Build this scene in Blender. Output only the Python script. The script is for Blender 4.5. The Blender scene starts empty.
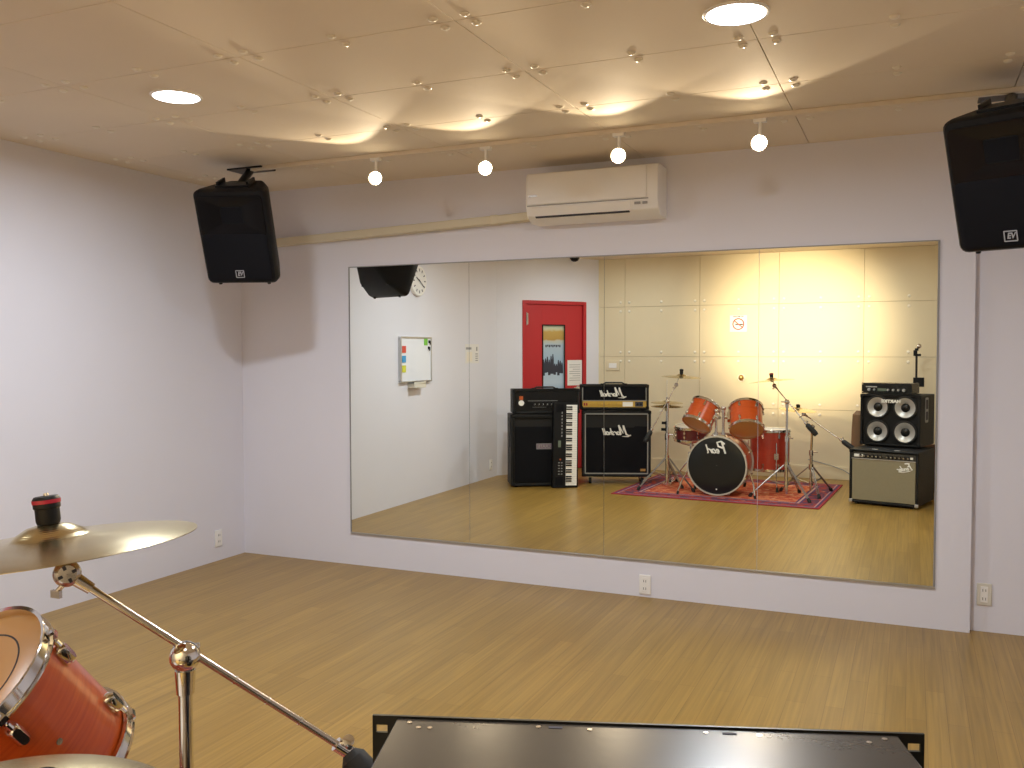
import bpy, bmesh, math, random
from mathutils import Vector, Matrix
random.seed(7)
PI = math.pi
S = bpy.context.scene
C = S.collection
V = Vector

# ------------------------------------------------------------------ materials
def mat(name, col, rough=.5, metal=0., bump=0., bscale=200., var=0., vscale=8., coat=0., emit=None, estr=0., spec=None):
    m = bpy.data.materials.new(name); m.use_nodes = True
    nt = m.node_tree; b = nt.nodes['Principled BSDF']
    b.inputs['Base Color'].default_value = (*col, 1); b.inputs['Roughness'].default_value = rough
    b.inputs['Metallic'].default_value = metal
    if coat: b.inputs['Coat Weight'].default_value = coat; b.inputs['Coat Roughness'].default_value = .06
    if spec is not None: b.inputs['Specular IOR Level'].default_value = spec
    tc = nt.nodes.new('ShaderNodeTexCoord')
    n = nt.nodes.new('ShaderNodeTexNoise'); n.inputs['Scale'].default_value = vscale; n.inputs['Detail'].default_value = 3
    nt.links.new(tc.outputs['Object'], n.inputs['Vector'])
    if var:
        r = nt.nodes.new('ShaderNodeMapRange'); r.inputs[3].default_value = 1 - var; r.inputs[4].default_value = 1 + var
        nt.links.new(n.outputs['Fac'], r.inputs[0])
        h = nt.nodes.new('ShaderNodeHueSaturation'); h.inputs['Color'].default_value = (*col, 1)
        nt.links.new(r.outputs[0], h.inputs['Value']); nt.links.new(h.outputs[0], b.inputs['Base Color'])
    if bump:
        n2 = nt.nodes.new('ShaderNodeTexNoise'); n2.inputs['Scale'].default_value = bscale; n2.inputs['Detail'].default_value = 2
        nt.links.new(tc.outputs['Object'], n2.inputs['Vector'])
        bp = nt.nodes.new('ShaderNodeBump'); bp.inputs['Strength'].default_value = bump; bp.inputs['Distance'].default_value = .002
        nt.links.new(n2.outputs['Fac'], bp.inputs['Height']); nt.links.new(bp.outputs[0], b.inputs['Normal'])
    if emit:
        b.inputs['Emission Color'].default_value = (*emit, 1); b.inputs['Emission Strength'].default_value = estr
    return m

M = {}
M['white_wall'] = mat('white_wallpaper', (.775, .772, .845), .85, bump=.25, bscale=350, var=.015, vscale=3)
M['cream'] = mat('cream_painted_board', (.76, .66, .455), .6, bump=.12, bscale=60, var=.035, vscale=2.2)
M['ceil'] = mat('cream_ceiling_board', (.81, .72, .59), .72, spec=.3, bump=.15, bscale=45, var=.04, vscale=1.8)
M['dark_gap'] = mat('joint_backing', (.50, .41, .29), .9)  # tan backing board that shows through the panel joints
M['cap'] = mat('cap_plastic', (.86, .80, .68), .3)
M['white_plastic'] = mat('white_plastic', (.90, .89, .86), .35, var=.01)
M['ivory_plastic'] = mat('ivory_plastic', (.72, .69, .60), .4)
M['pipe'] = mat('ivory_duct', (.70, .64, .48), .5)
M['grey_plastic'] = mat('grey_plastic', (.30, .30, .30), .45)
M['black_plastic'] = mat('black_moulded_plastic', (.006, .006, .007), .5, bump=.2, bscale=500, spec=.25)
M['tolex'] = mat('black_tolex', (.010, .010, .011), .55, bump=.5, bscale=420, spec=.3)
M['grille'] = mat('black_grille_cloth', (.006, .006, .008), .8, bump=.5, bscale=700, spec=.15)
M['black_gloss'] = mat('black_gloss', (.005, .005, .006), .25, spec=.35)
M['rubber'] = mat('black_rubber', (.012, .012, .012), .7)
M['badge_grey'] = mat('grey_badge', (.36, .36, .38), .4)
M['piping'] = mat('grey_piping', (.30, .29, .27), .5)
M['silver_paint'] = mat('silver_paint', (.55, .55, .55), .35, metal=.8)
M['logo_white'] = mat('white_lettering', (.85, .84, .80), .4)
M['chrome'] = mat('chrome', (.80, .79, .78), .10, metal=1, var=.03, vscale=20)
M['satin_chrome'] = mat('satin_chrome', (.66, .62, .58), .22, metal=1, var=.04, vscale=20)
M['leg_metal'] = mat('worn_dark_chrome', (.30, .28, .26), .32, metal=1, var=.05)
M['lead'] = mat('black_metal', (.02, .02, .02), .35, metal=.6)
M['gold_panel'] = mat('gold_control_panel', (.62, .42, .10), .35, metal=.6, var=.05)
M['red_door'] = mat('red_painted_steel', (.50, .022, .028), .4, bump=.08, bscale=80, var=.02)
M['paper'] = mat('white_paper', (.82, .80, .78), .8)
M['ink'] = mat('dark_ink', (.05, .05, .07), .8)
M['ink_red'] = mat('red_ink', (.65, .06, .05), .7)
M['purple'] = mat('purple_badge', (.20, .13, .19), .5)
M['brass'] = mat('brass_knob', (.62, .42, .16), .3, metal=.9)
M['amber_head'] = mat('clear_head_over_amber_wood', (.60, .345, .135), .30, var=.06, vscale=6, coat=.3)
M['black_head'] = mat('black_drum_head', (.008, .010, .012), .3)
M['white_head'] = mat('coated_white_head', (.80, .79, .76), .5)
M['hoop_grey'] = mat('silver_wrapped_hoop', (.58, .54, .47), .35, metal=.3)
M['brown_roll'] = mat('brown_cloth', (.22, .13, .07), .8, bump=.4, bscale=200)
M['brown_wood'] = mat('brown_wood', (.20, .11, .06), .5, var=.15, vscale=4)
M['red_plastic'] = mat('red_plastic', (.34, .012, .03), .35)
M['magnet_red'] = mat('red_magnet', (.68, .07, .04), .5)
M['magnet_blue'] = mat('blue_magnet', (.05, .36, .72), .5)
M['magnet_yellow'] = mat('yellow_magnet', (.68, .70, .06), .5)
M['magnet_green'] = mat('green_magnet', (.18, .55, .06), .5)
M['whiteboard'] = mat('whiteboard_enamel', (.84, .87, .95), .25)
M['amp_grille'] = mat('silver_brown_grille_cloth', (.27, .235, .15), .8, bump=.4, bscale=600, var=.06, vscale=60)
M['alu'] = mat('spun_aluminium', (.50, .49, .47), .36, metal=.45)
M['steel_top'] = mat('dark_coated_steel', (.050, .043, .036), .24, metal=0., bump=.03, bscale=120, var=.12, vscale=9, spec=.30)
M['lcd'] = mat('grey_green_display', (.16, .20, .15), .2)
M['lamp_white'] = mat('downlight_lens', (.9, .9, .9), .4, emit=(1, .98, 1), estr=14)
M['lamp_warm'] = mat('halogen_face', (.9, .8, .6), .4, emit=(1, .80, .50), estr=40)
M['led'] = mat('amber_pilot_light', (.5, .1, .02), .3)

def mirror_mat():
    m = bpy.data.materials.new('silvered_mirror'); m.use_nodes = True
    nt = m.node_tree; b = nt.nodes['Principled BSDF']
    b.inputs['Metallic'].default_value = 1; b.inputs['Roughness'].default_value = 0
    n = nt.nodes.new('ShaderNodeTexNoise'); n.inputs['Scale'].default_value = .4
    r = nt.nodes.new('ShaderNodeMix'); r.data_type = 'RGBA'
    r.inputs[6].default_value = (.945, .975, .895, 1); r.inputs[7].default_value = (.955, .975, .905, 1)
    nt.links.new(n.outputs['Fac'], r.inputs[0]); nt.links.new(r.outputs[2], b.inputs['Base Color'])
    return m
M['mirror'] = mirror_mat()
M['glass_edge'] = mat('green_glass_edge', (.05, .08, .06), .2)

def wood_shell(name, c1, c2, axis_z=True):
    m = bpy.data.materials.new(name); m.use_nodes = True
    nt = m.node_tree; b = nt.nodes['Principled BSDF']; L = nt.links.new
    tc = nt.nodes.new('ShaderNodeTexCoord'); mp = nt.nodes.new('ShaderNodeMapping')
    mp.inputs['Scale'].default_value = (3, 3, 90)
    L(tc.outputs['Object'], mp.inputs['Vector'])
    n = nt.nodes.new('ShaderNodeTexNoise'); n.inputs['Scale'].default_value = 1.6; n.inputs['Detail'].default_value = 5
    L(mp.outputs[0], n.inputs['Vector'])
    cr = nt.nodes.new('ShaderNodeValToRGB')
    cr.color_ramp.elements[0].position = .25; cr.color_ramp.elements[0].color = (*c1, 1)
    cr.color_ramp.elements[1].position = .75; cr.color_ramp.elements[1].color = (*c2, 1)
    L(n.outputs['Fac'], cr.inputs['Fac']); L(cr.outputs[0], b.inputs['Base Color'])
    b.inputs['Roughness'].default_value = .3; b.inputs['Coat Weight'].default_value = .35; b.inputs['Coat Roughness'].default_value = .1
    return m
M['tom_shell'] = wood_shell('orange_stained_lacquer', (.45, .052, .008), (.60, .102, .012))
M['floor_tom_shell'] = wood_shell('red_stained_lacquer', (.38, .035, .018), (.48, .055, .025))
M['snare_shell'] = wood_shell('dark_plum_lacquer', (.10, .015, .02), (.16, .025, .03))

def cymbal_mat():
    m = bpy.data.materials.new('lathed_bronze'); m.use_nodes = True
    nt = m.node_tree; b = nt.nodes['Principled BSDF']; L = nt.links.new
    b.inputs['Metallic'].default_value = 1; b.inputs['Roughness'].default_value = .24
    tc = nt.nodes.new('ShaderNodeTexCoord'); sp = nt.nodes.new('ShaderNodeSeparateXYZ'); L(tc.outputs['Object'], sp.inputs[0])
    cx = nt.nodes.new('ShaderNodeCombineXYZ'); L(sp.outputs[0], cx.inputs[0]); L(sp.outputs[1], cx.inputs[1])
    ln = nt.nodes.new('ShaderNodeVectorMath'); ln.operation = 'LENGTH'; L(cx.outputs[0], ln.inputs[0])
    mu = nt.nodes.new('ShaderNodeMath'); mu.operation = 'MULTIPLY'; mu.inputs[1].default_value = 1500; L(ln.outputs['Value'], mu.inputs[0])
    si = nt.nodes.new('ShaderNodeMath'); si.operation = 'SINE'; L(mu.outputs[0], si.inputs[0])
    bp = nt.nodes.new('ShaderNodeBump'); bp.inputs['Strength'].default_value = .12; bp.inputs['Distance'].default_value = .0006
    L(si.outputs[0], bp.inputs['Height']); L(bp.outputs[0], b.inputs['Normal'])
    n = nt.nodes.new('ShaderNodeTexNoise'); n.inputs['Scale'].default_value = 9; L(tc.outputs['Object'], n.inputs['Vector'])
    cr = nt.nodes.new('ShaderNodeValToRGB')
    cr.color_ramp.elements[0].color = (.47, .37, .18, 1); cr.color_ramp.elements[1].color = (.60, .50, .28, 1)
    L(n.outputs['Fac'], cr.inputs['Fac']); L(cr.outputs[0], b.inputs['Base Color'])
    return m
M['cymbal'] = cymbal_mat()

def floor_mat():
    m = bpy.data.materials.new('oak_plank_floor'); m.use_nodes = True
    nt = m.node_tree; b = nt.nodes['Principled BSDF']; L = nt.links.new; N = nt.nodes.new
    tc = N('ShaderNodeTexCoord'); sp = N('ShaderNodeSeparateXYZ'); L(tc.outputs['Object'], sp.inputs[0])
    cx = N('ShaderNodeCombineXYZ'); L(sp.outputs[1], cx.inputs[0]); L(sp.outputs[0], cx.inputs[1])
    br = N('ShaderNodeTexBrick'); br.offset = .37; br.offset_frequency = 2
    br.inputs['Scale'].default_value = 1; br.inputs['Brick Width'].default_value = .95; br.inputs['Row Height'].default_value = .076
    br.inputs['Mortar Size'].default_value = .0012; br.inputs['Mortar Smooth'].default_value = .3; br.inputs['Bias'].default_value = 0
    br.inputs['Color1'].default_value = (.298, .176, .037, 1); br.inputs['Color2'].default_value = (.350, .210, .047, 1)
    br.inputs['Mortar'].default_value = (.20, .108, .025, 1)
    L(cx.outputs[0], br.inputs['Vector'])
    mp = N('ShaderNodeMapping'); mp.inputs['Scale'].default_value = (1.6, 70, 1); L(cx.outputs[0], mp.inputs['Vector'])
    n = N('ShaderNodeTexNoise'); n.inputs['Scale'].default_value = 1; n.inputs['Detail'].default_value = 4; n.inputs['Distortion'].default_value = .3
    L(mp.outputs[0], n.inputs['Vector'])
    r = N('ShaderNodeMapRange'); r.inputs[1].default_value = .25; r.inputs[2].default_value = .75; r.inputs[3].default_value = .76; r.inputs[4].default_value = 1.2; L(n.outputs['Fac'], r.inputs[0])
    h = N('ShaderNodeHueSaturation'); L(br.outputs['Color'], h.inputs['Color']); L(r.outputs[0], h.inputs['Value'])
    L(h.outputs[0], b.inputs['Base Color'])
    b.inputs['Roughness'].default_value = .34
    bp = N('ShaderNodeBump'); bp.inputs['Strength'].default_value = .12; bp.inputs['Distance'].default_value = .001
    L(n.outputs['Fac'], bp.inputs['Height']); L(bp.outputs[0], b.inputs['Normal'])
    return m
M['floor'] = floor_mat()

def rug_mat(hw, hd):
    m = bpy.data.materials.new('woven_rug_pattern'); m.use_nodes = True
    nt = m.node_tree; b = nt.nodes['Principled BSDF']; L = nt.links.new; N = nt.nodes.new
    def math_(op, a, bb=None):
        k = N('ShaderNodeMath'); k.operation = op
        for i, x in enumerate((a, bb)):
            if x is None: continue
            if isinstance(x, (int, float)): k.inputs[i].default_value = x
            else: L(x, k.inputs[i])
        return k.outputs[0]
    def mix(f, a, c):
        k = N('ShaderNodeMix'); k.data_type = 'RGBA'
        if isinstance(f, (int, float)): k.inputs[0].default_value = f
        else: L(f, k.inputs[0])
        for i, x in ((6, a), (7, c)):
            if isinstance(x, tuple): k.inputs[i].default_value = (*x, 1)
            else: L(x, k.inputs[i])
        return k.outputs[2]
    tc = N('ShaderNodeTexCoord'); sp = N('ShaderNodeSeparateXYZ'); L(tc.outputs['Object'], sp.inputs[0])
    dx = math_('SUBTRACT', hw, math_('ABSOLUTE', sp.outputs[0])); dy = math_('SUBTRACT', hd, math_('ABSOLUTE', sp.outputs[1]))
    d = math_('MINIMUM', dx, dy)
    vo = N('ShaderNodeTexVoronoi'); vo.inputs['Scale'].default_value = 17; L(tc.outputs['Object'], vo.inputs['Vector'])
    vo2 = N('ShaderNodeTexVoronoi'); vo2.inputs['Scale'].default_value = 9; vo2.distance = 'MANHATTAN'; L(tc.outputs['Object'], vo2.inputs['Vector'])
    pf = math_('GREATER_THAN', vo.outputs['Distance'], .52)
    pc = math_('LESS_THAN', vo2.outputs['Distance'], .30)
    field = mix(pf, (.46, .06, .022), (.60, .19, .08)); field = mix(pc, field, (.62, .30, .17))
    pd = math_('LESS_THAN', vo2.outputs['Distance'], .12); field = mix(pd, field, (.60, .42, .30))
    bord = mix(pf, (.32, .03, .025), (.11, .03, .07)); bord = mix(pc, bord, (.45, .12, .08))
    rp = N('ShaderNodeValToRGB'); rp.color_ramp.interpolation = 'CONSTANT'
    els = rp.color_ramp.elements
    L(math_('MULTIPLY', d, 2.0), rp.inputs['Fac'])
    stops = [(0, (.30, .02, .03)), (.05, (.08, .03, .10)), (.09, (.45, .22, .22)), (.12, (0, 0, 0)), (.40, (.10, .04, .14)), (.44, (.52, .30, .26)), (.48, (.09, .03, .10)), (.52, (0, 0, 0))]
    els[0].position, els[0].color = 0, (*stops[0][1], 1); els[1].position, els[1].color = stops[1][0], (*stops[1][1], 1)
    for p, c in stops[2:]:
        e = els.new(p); e.color = (*c, 1)
    inb = math_('MULTIPLY', math_('GREATER_THAN', d, .06), math_('LESS_THAN', d, .20))
    inf = math_('GREATER_THAN', d, .26)
    col = mix(inb, rp.outputs['Color'], bord); col = mix(inf, col, field)
    L(col, b.inputs['Base Color']); b.inputs['Roughness'].default_value = .95
    n = N('ShaderNodeTexNoise'); n.inputs['Scale'].default_value = 300; L(tc.outputs['Object'], n.inputs['Vector'])
    bp = N('ShaderNodeBump'); bp.inputs['Strength'].default_value = .5; bp.inputs['Distance'].default_value = .002
    L(n.outputs['Fac'], bp.inputs['Height']); L(bp.outputs[0], b.inputs['Normal'])
    return m

def poster_mat(w, h):
    m = bpy.data.materials.new('winter_poster_print'); m.use_nodes = True
    nt = m.node_tree; b = nt.nodes['Principled BSDF']; L = nt.links.new; N = nt.nodes.new
    tc = N('ShaderNodeTexCoord'); sp = N('ShaderNodeSeparateXYZ'); L(tc.outputs['Object'], sp.inputs[0])
    r = N('ShaderNodeMapRange'); r.inputs[1].default_value = 0; r.inputs[2].default_value = h; L(sp.outputs[2], r.inputs[0])
    n = N('ShaderNodeTexNoise'); n.inputs['Scale'].default_value = 14; L(tc.outputs['Object'], n.inputs['Vector'])
    a = N('ShaderNodeMath'); a.operation = 'MULTIPLY_ADD'; a.inputs[1].default_value = .05; L(n.outputs['Fac'], a.inputs[0]); L(r.outputs[0], a.inputs[2])
    cr = N('ShaderNodeValToRGB'); e = cr.color_ramp.elements
    e[0].position = 0; e[0].color = (.35, .50, .68, 1); e[1].position = .14; e[1].color = (.55, .66, .78, 1)
    for p, c in ((.45, (.38, .52, .66)), (.72, (.45, .55, .64)), (.78, (.55, .55, .45)), (.80, (.50, .31, .08)), (.92, (.55, .36, .10)), (.95, (.60, .57, .36)), (1, (.56, .60, .48))):
        x = e.new(p); x.color = (*c, 1)
    L(a.outputs[0], cr.inputs['Fac']); L(cr.outputs[0], b.inputs['Base Color']); b.inputs['Roughness'].default_value = .4
    return m

# ------------------------------------------------------------------ geometry helpers
class MB:
    def __init__(s): s.bm = bmesh.new()
    def _add(s, vs, fs, X=None):
        v = [s.bm.verts.new(X @ V(p) if X is not None else V(p)) for p in vs]
        for f in fs:
            try: s.bm.faces.new([v[i] for i in f])
            except ValueError: pass
        return s
    def box(s, c, d, X=None):
        x, y, z = [k / 2 for k in d]; cx, cy, cz = c
        vs = [(cx + a * x, cy + b * y, cz + e * z) for e in (-1, 1) for b in (-1, 1) for a in (-1, 1)]
        return s._add(vs, [(0, 2, 3, 1), (4, 5, 7, 6), (0, 1, 5, 4), (2, 6, 7, 3), (0, 4, 6, 2), (1, 3, 7, 5)], X)
    def bx(s, x0, x1, y0, y1, z0, z1, X=None):
        return s.box(((x0 + x1) / 2, (y0 + y1) / 2, (z0 + z1) / 2), (abs(x1 - x0), abs(y1 - y0), abs(z1 - z0)), X)
    def prism(s, poly, ext, X=None):
        n = len(poly); e = V(ext)
        vs = [V(p) for p in poly] + [V(p) + e for p in poly]
        return s._add(vs, [tuple(range(n))[::-1], tuple(range(n, 2 * n))] + [(i, (i + 1) % n, n + (i + 1) % n, n + i) for i in range(n)], X)
    def loft(s, rings, cap=True, X=None, closed=False):
        n = len(rings[0]); vs = [p for r in rings for p in r]; fs = []
        for k in range(len(rings) - 1):
            for i in range(n):
                fs.append((k * n + i, k * n + (i + 1) % n, (k + 1) * n + (i + 1) % n, (k + 1) * n + i))
        if closed:
            k = len(rings) - 1
            for i in range(n): fs.append((k * n + i, k * n + (i + 1) % n, (i + 1) % n, i))
        elif cap:
            fs.append(tuple(range(n))[::-1]); fs.append(tuple(range((len(rings) - 1) * n, len(rings) * n)))
        return s._add(vs, fs, X)
    def ring(s, c, ax, r, n, a0=0):
        ax = V(ax).normalized(); a = ax.orthogonal().normalized(); b = ax.cross(a)
        return [V(c) + r * (math.cos(a0 + 2 * PI * i / n) * a + math.sin(a0 + 2 * PI * i / n) * b) for i in range(n)]
    def cyl(s, p0, p1, r0, r1=None, n=16, X=None):
        r1 = r0 if r1 is None else r1; ax = V(p1) - V(p0)
        return s.loft([s.ring(p0, ax, r0, n), s.ring(p1, ax, r1, n)], X=X)
    def lathe(s, prof, n=32, X=None, cap=False, closed=False):
        rings = [[V((r * math.cos(2 * PI * i / n), r * math.sin(2 * PI * i / n), z)) for i in range(n)] for r, z in prof]
        return s.loft(rings, cap=cap, X=X, closed=closed)
    def tube(s, pts, r, n=8, X=None):
        pts = [V(p) for p in pts]; rs = r if isinstance(r, (list, tuple)) else [r] * len(pts); rings = []; ref = None
        for i, p in enumerate(pts):
            t = (pts[min(i + 1, len(pts) - 1)] - pts[max(i - 1, 0)]).normalized()
            if ref is None: ref = t.orthogonal().normalized()
            ref = (ref - t * ref.dot(t)).normalized(); b = t.cross(ref)
            rings.append([p + rs[i] * (math.cos(2 * PI * k / n) * ref + math.sin(2 * PI * k / n) * b) for k in range(n)])
        return s.loft(rings, X=X)
    def sphere(s, c, r, n=16, sc=(1, 1, 1), X=None):
        m = n // 2; rings = []
        for k in range(m + 1):
            th = PI * k / m; rr = max(math.sin(th), .02)
            rings.append([V(c) + V((r * sc[0] * rr * math.cos(2 * PI * i / n), r * sc[1] * rr * math.sin(2 * PI * i / n), -r * sc[2] * math.cos(th))) for i in range(n)])
        return s.loft(rings, X=X)
    def torus(s, c, ax, R, r, n=32, k=10, X=None):
        ax = V(ax).normalized(); a = ax.orthogonal().normalized(); b = ax.cross(a); rings = []
        for i in range(n):
            t = 2 * PI * i / n; d = math.cos(t) * a + math.sin(t) * b
            rings.append([V(c) + d * (R + r * math.cos(2 * PI * j / k)) + ax * (r * math.sin(2 * PI * j / k)) for j in range(k)])
        return s.loft(rings, closed=True, X=X)

def rrect(w, h, r, n=4):
    pts = []
    for cx, cy, a0 in ((w / 2 - r, h / 2 - r, 0), (-w / 2 + r, h / 2 - r, PI / 2), (-w / 2 + r, -h / 2 + r, PI), (w / 2 - r, -h / 2 + r, 1.5 * PI)):
        for i in range(n + 1):
            a = a0 + PI / 2 * i / n; pts.append((cx + r * math.cos(a), cy + r * math.sin(a)))
    return pts

def obj(name, mb, m, parent=None, bevel=0, smooth=True, seg=2, X=None):
    me = bpy.data.meshes.new(name)
    bmesh.ops.remove_doubles(mb.bm, verts=mb.bm.verts, dist=1e-6)
    if X is not None: bmesh.ops.transform(mb.bm, matrix=X, verts=mb.bm.verts)
    bmesh.ops.recalc_face_normals(mb.bm, faces=mb.bm.faces)
    mb.bm.to_mesh(me); mb.bm.free()
    ms = m if isinstance(m, (list, tuple)) else [m]
    for k in ms: me.materials.append(M[k] if isinstance(k, str) else k)
    if smooth:
        for p in me.polygons: p.use_smooth = True
        me.set_sharp_from_angle(angle=math.radians(35))
    o = bpy.data.objects.new(name, me); C.objects.link(o)
    if parent is not None: o.parent = parent
    if bevel:
        b = o.modifiers.new('bevel', 'BEVEL'); b.width = bevel; b.segments = seg; b.limit_method = 'ANGLE'; b.angle_limit = math.radians(40)
    return o

def tag(o, label, cat, group=None):
    o['label'] = label; o['category'] = cat
    if group: o['group'] = group
    return o
def thing(name, label, cat, loc=(0, 0, 0), rotz=0., group=None, mtx=None):
    o = bpy.data.objects.new(name, None); C.objects.link(o); o.empty_display_size = .1
    if mtx is not None: o.matrix_world = mtx
    else: o.location = loc; o.rotation_euler = (0, 0, rotz)
    return tag(o, label, cat, group)
def struct(name, mb, m, bevel=0, parent=None):
    o = obj(name, mb, m, parent, bevel=bevel)
    o['kind'] = 'structure'
    return o

def text_mesh(name, txt, size, m, parent, at, shear=0., ext=.002, bold=0., rot=None, align='CENTER', sx=1.):
    cu = bpy.data.curves.new(name, 'FONT'); cu.body = txt; cu.size = size; cu.shear = shear; cu.extrude = ext; cu.offset = bold
    cu.align_x = align; cu.align_y = 'CENTER'; cu.resolution_u = 3
    t = bpy.data.objects.new(name, cu); C.objects.link(t)
    dg = bpy.context.evaluated_depsgraph_get()
    me = bpy.data.meshes.new_from_object(t.evaluated_get(dg)); bpy.data.objects.remove(t)
    X = Matrix.Translation(V(at)) @ (rot if rot is not None else Matrix.Rotation(PI / 2, 4, 'X')) @ Matrix.Diagonal((sx, 1, 1, 1))
    me.transform(X); me.materials.clear(); me.materials.append(M[m])
    o = bpy.data.objects.new(name, me); C.objects.link(o)
    if parent is not None: o.parent = parent
    return o

# ------------------------------------------------------------------ camera
F_PX, YAW, PIT, ROL, CD, CH = 903.98, .4153, -.0374, -.0019, 5.1676, 1.4628
Fw = V((-math.sin(YAW) * math.cos(PIT), math.cos(YAW) * math.cos(PIT), math.sin(PIT)))
Rt = Fw.cross(V((0, 0, 1))).normalized(); Up = Rt.cross(Fw)
R2 = math.cos(ROL) * Rt + math.sin(ROL) * Up; U2 = -math.sin(ROL) * Rt + math.cos(ROL) * Up
cam = bpy.data.cameras.new('camera'); co = bpy.data.objects.new('camera', cam); C.objects.link(co)
cam.sensor_width = 36; cam.lens = F_PX / 1024 * 36; cam.clip_start = .02
co.matrix_world = Matrix(((R2.x, U2.x, -Fw.x, 0), (R2.y, U2.y, -Fw.y, -CD), (R2.z, U2.z, -Fw.z, CH), (0, 0, 0, 1)))
S.camera = co

# ------------------------------------------------------------------ room shell
XL, XR, YB, ZC, XS = -4.402, 1.70, -5.577, 2.58, .297
DA, DB = V((XL, -4.38)), V((-3.558, YB))            # the oblique door wall
struct('floor', MB().bx(XL - .3, XR + .2, YB - .3, .3, -.1, 0), 'floor')
struct('wall_front', MB().bx(XL - .2, XS, .005, .2, 0, ZC), 'white_wall')
struct('wall_recess', MB().bx(XS, XR + .2, .06, .2, 0, ZC), 'white_wall')
struct('wall_left', MB().bx(XL - .2, XL, -4.38, .2, 0, ZC), 'white_wall')
struct('wall_right', MB().bx(XR, XR + .2, YB - .2, .2, 0, ZC), 'white_wall')
dd = (DB - DA).normalized(); dn = V((-dd.y, dd.x)) * -1    # pointing out of the room
if dn.dot(V((-1, -1))) < 0: dn = -dn
DLEN = (DB - DA).length
DX = Matrix(((-dd.x, dn.x, 0, DB.x), (-dd.y, dn.y, 0, DB.y), (0, 0, 1, 0), (0, 0, 0, 1)))
# local frame of the door wall: x runs from the kit wall end to the left wall (viewer's right when facing it), y out of the room
def dl(sv): return DLEN - sv          # photo-measured distance from the left wall -> local x
d0, d1, DH = dl(1.255), dl(.365), 2.04
wd = MB(); wd.bx(-.35, d0, 0, .15, 0, ZC); wd.bx(d1, DLEN + .25, 0, .15, 0, ZC); wd.bx(d0, d1, 0, .15, DH, ZC)
o = struct('wall_door', wd, 'white_wall'); o.matrix_world = DX

GX, GZ, GAP = [-3.22, -2.30, -1.39, -.48, .43, 1.34], [.78, 1.38, 1.99], .0028
xs = [-3.75] + GX + [XR + .2]; zs = [0] + GZ + [ZC]
wb = MB()
for i in range(len(xs) - 1):
    for j in range(len(zs) - 1):
        wb.bx(xs[i] + GAP / 2, xs[i + 1] - GAP / 2, YB - .02, YB, zs[j] + (GAP / 2 if j else 0), zs[j + 1] - GAP / 2)
wbk = struct('wall_back', wb, 'cream', bevel=.0015)
struct('wall_back_core', MB().bx(-3.75, XR + .2, YB - .2, YB - .021, 0, ZC), 'dark_gap', parent=wbk)
cp = MB()
def cap(mb, p, ax):
    ax = V(ax); mb.lathe([(.001, .009), (.010, .008), (.017, .003), (.018, -.002)], 12, X=Matrix.Translation(V(p)) @ ax.to_track_quat('Z', 'Y').to_matrix().to_4x4(), cap=True)
for i, x in enumerate(GX[:5]):
    for j, z in enumerate(GZ):
        for a in (-.055, .055):
            for b in (-.055, .055): cap(cp, (x + a, YB, z + b), (0, 1, 0))
        for b in (-.055, .055): cap(cp, (x + .455, YB, z + b), (0, 1, 0))
struct('wall_back_screw_caps', cp, 'cap', parent=wbk)

CX, CY = [-4.19, -3.28, -2.355, -1.43, -.52, .39, 1.30], [-5.4, -4.8, -4.2, -3.6, -3.0, -2.4, -1.79, -1.195, -.60]
xs = [XL - .25] + CX + [XR + .2]; ys = [YB - .25] + CY + [.2]
cb = MB()
for i in range(len(xs) - 1):
    for j in range(len(ys) - 1):
        cb.bx(xs[i] + GAP / 2, xs[i + 1] - GAP / 2, ys[j] + GAP / 2, ys[j + 1] - GAP / 2, ZC, ZC + .02)
cl = struct('ceiling', cb, 'ceil', bevel=.0015)
struct('ceiling_core', MB().bx(XL - .3, XR + .25, YB - .3, .3, ZC + .021, ZC + .2), 'dark_gap', parent=cl)
cp = MB()
for x in CX[:6]:
    for y in CY[5:]:
        for a in (-.06, .06):
            for b in (-.045, .045): cap(cp, (x + a, y + b, ZC), (0, 0, -1))
        for b in (-.045, .045): cap(cp, (x + .455, y + b, ZC), (0, 0, -1))
struct('ceiling_screw_caps', cp, 'cap', parent=cl)
struct('baseboard_back', MB().bx(-3.55, XR, YB, YB + .012, 0, .145), 'cream', bevel=.003)

# red door in the oblique wall
dr = MB(); x0, x1 = d0 + .03, d1 - .03; w0, w1, wz0, wz1 = dl(.965), dl(.635), .98, 1.77
dr.bx(x0, w0, .012, .05, .008, DH - .03); dr.bx(w1, x1, .012, .05, .008, DH - .03); dr.bx(w0, w1, .012, .05, .008, wz0); dr.bx(w0, w1, .012, .05, wz1, DH - .03)
door = struct('door_1', dr, 'red_door', bevel=.002); door.matrix_world = DX
fr = MB(); fr.bx(d0 - .015, d0 + .028, -.012, .12, 0, DH + .012); fr.bx(d1 - .028, d1 + .015, -.012, .12, 0, DH + .012); fr.bx(d0 + .028, d1 - .028, -.012, .12, DH - .028, DH + .012)
o = obj('door_frame', fr, 'red_door', door, bevel=.002); o['kind'] = 'structure'
o = obj('window_bead', MB().bx(w0, w0 + .012, .004, .014, wz0, wz1).bx(w1 - .012, w1, .004, .014, wz0, wz1).bx(w0 + .012, w1 - .012, .004, .014, wz1 - .012, wz1).bx(w0 + .012, w1 - .012, .004, .014, wz0, wz0 + .012), 'lead', door); o['kind'] = 'structure'
hg = MB(); hg.cyl((x1 - .012, -.002, 1.76), (x1 - .012, -.002, 1.91), .009, n=10); hg.bx(x1 - .04, x1 - .012, .004, .012, 1.77, 1.90)
o = obj('hinge', hg, 'chrome', door); o['kind'] = 'structure'; o['label'] = 'chrome hinge'
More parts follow.
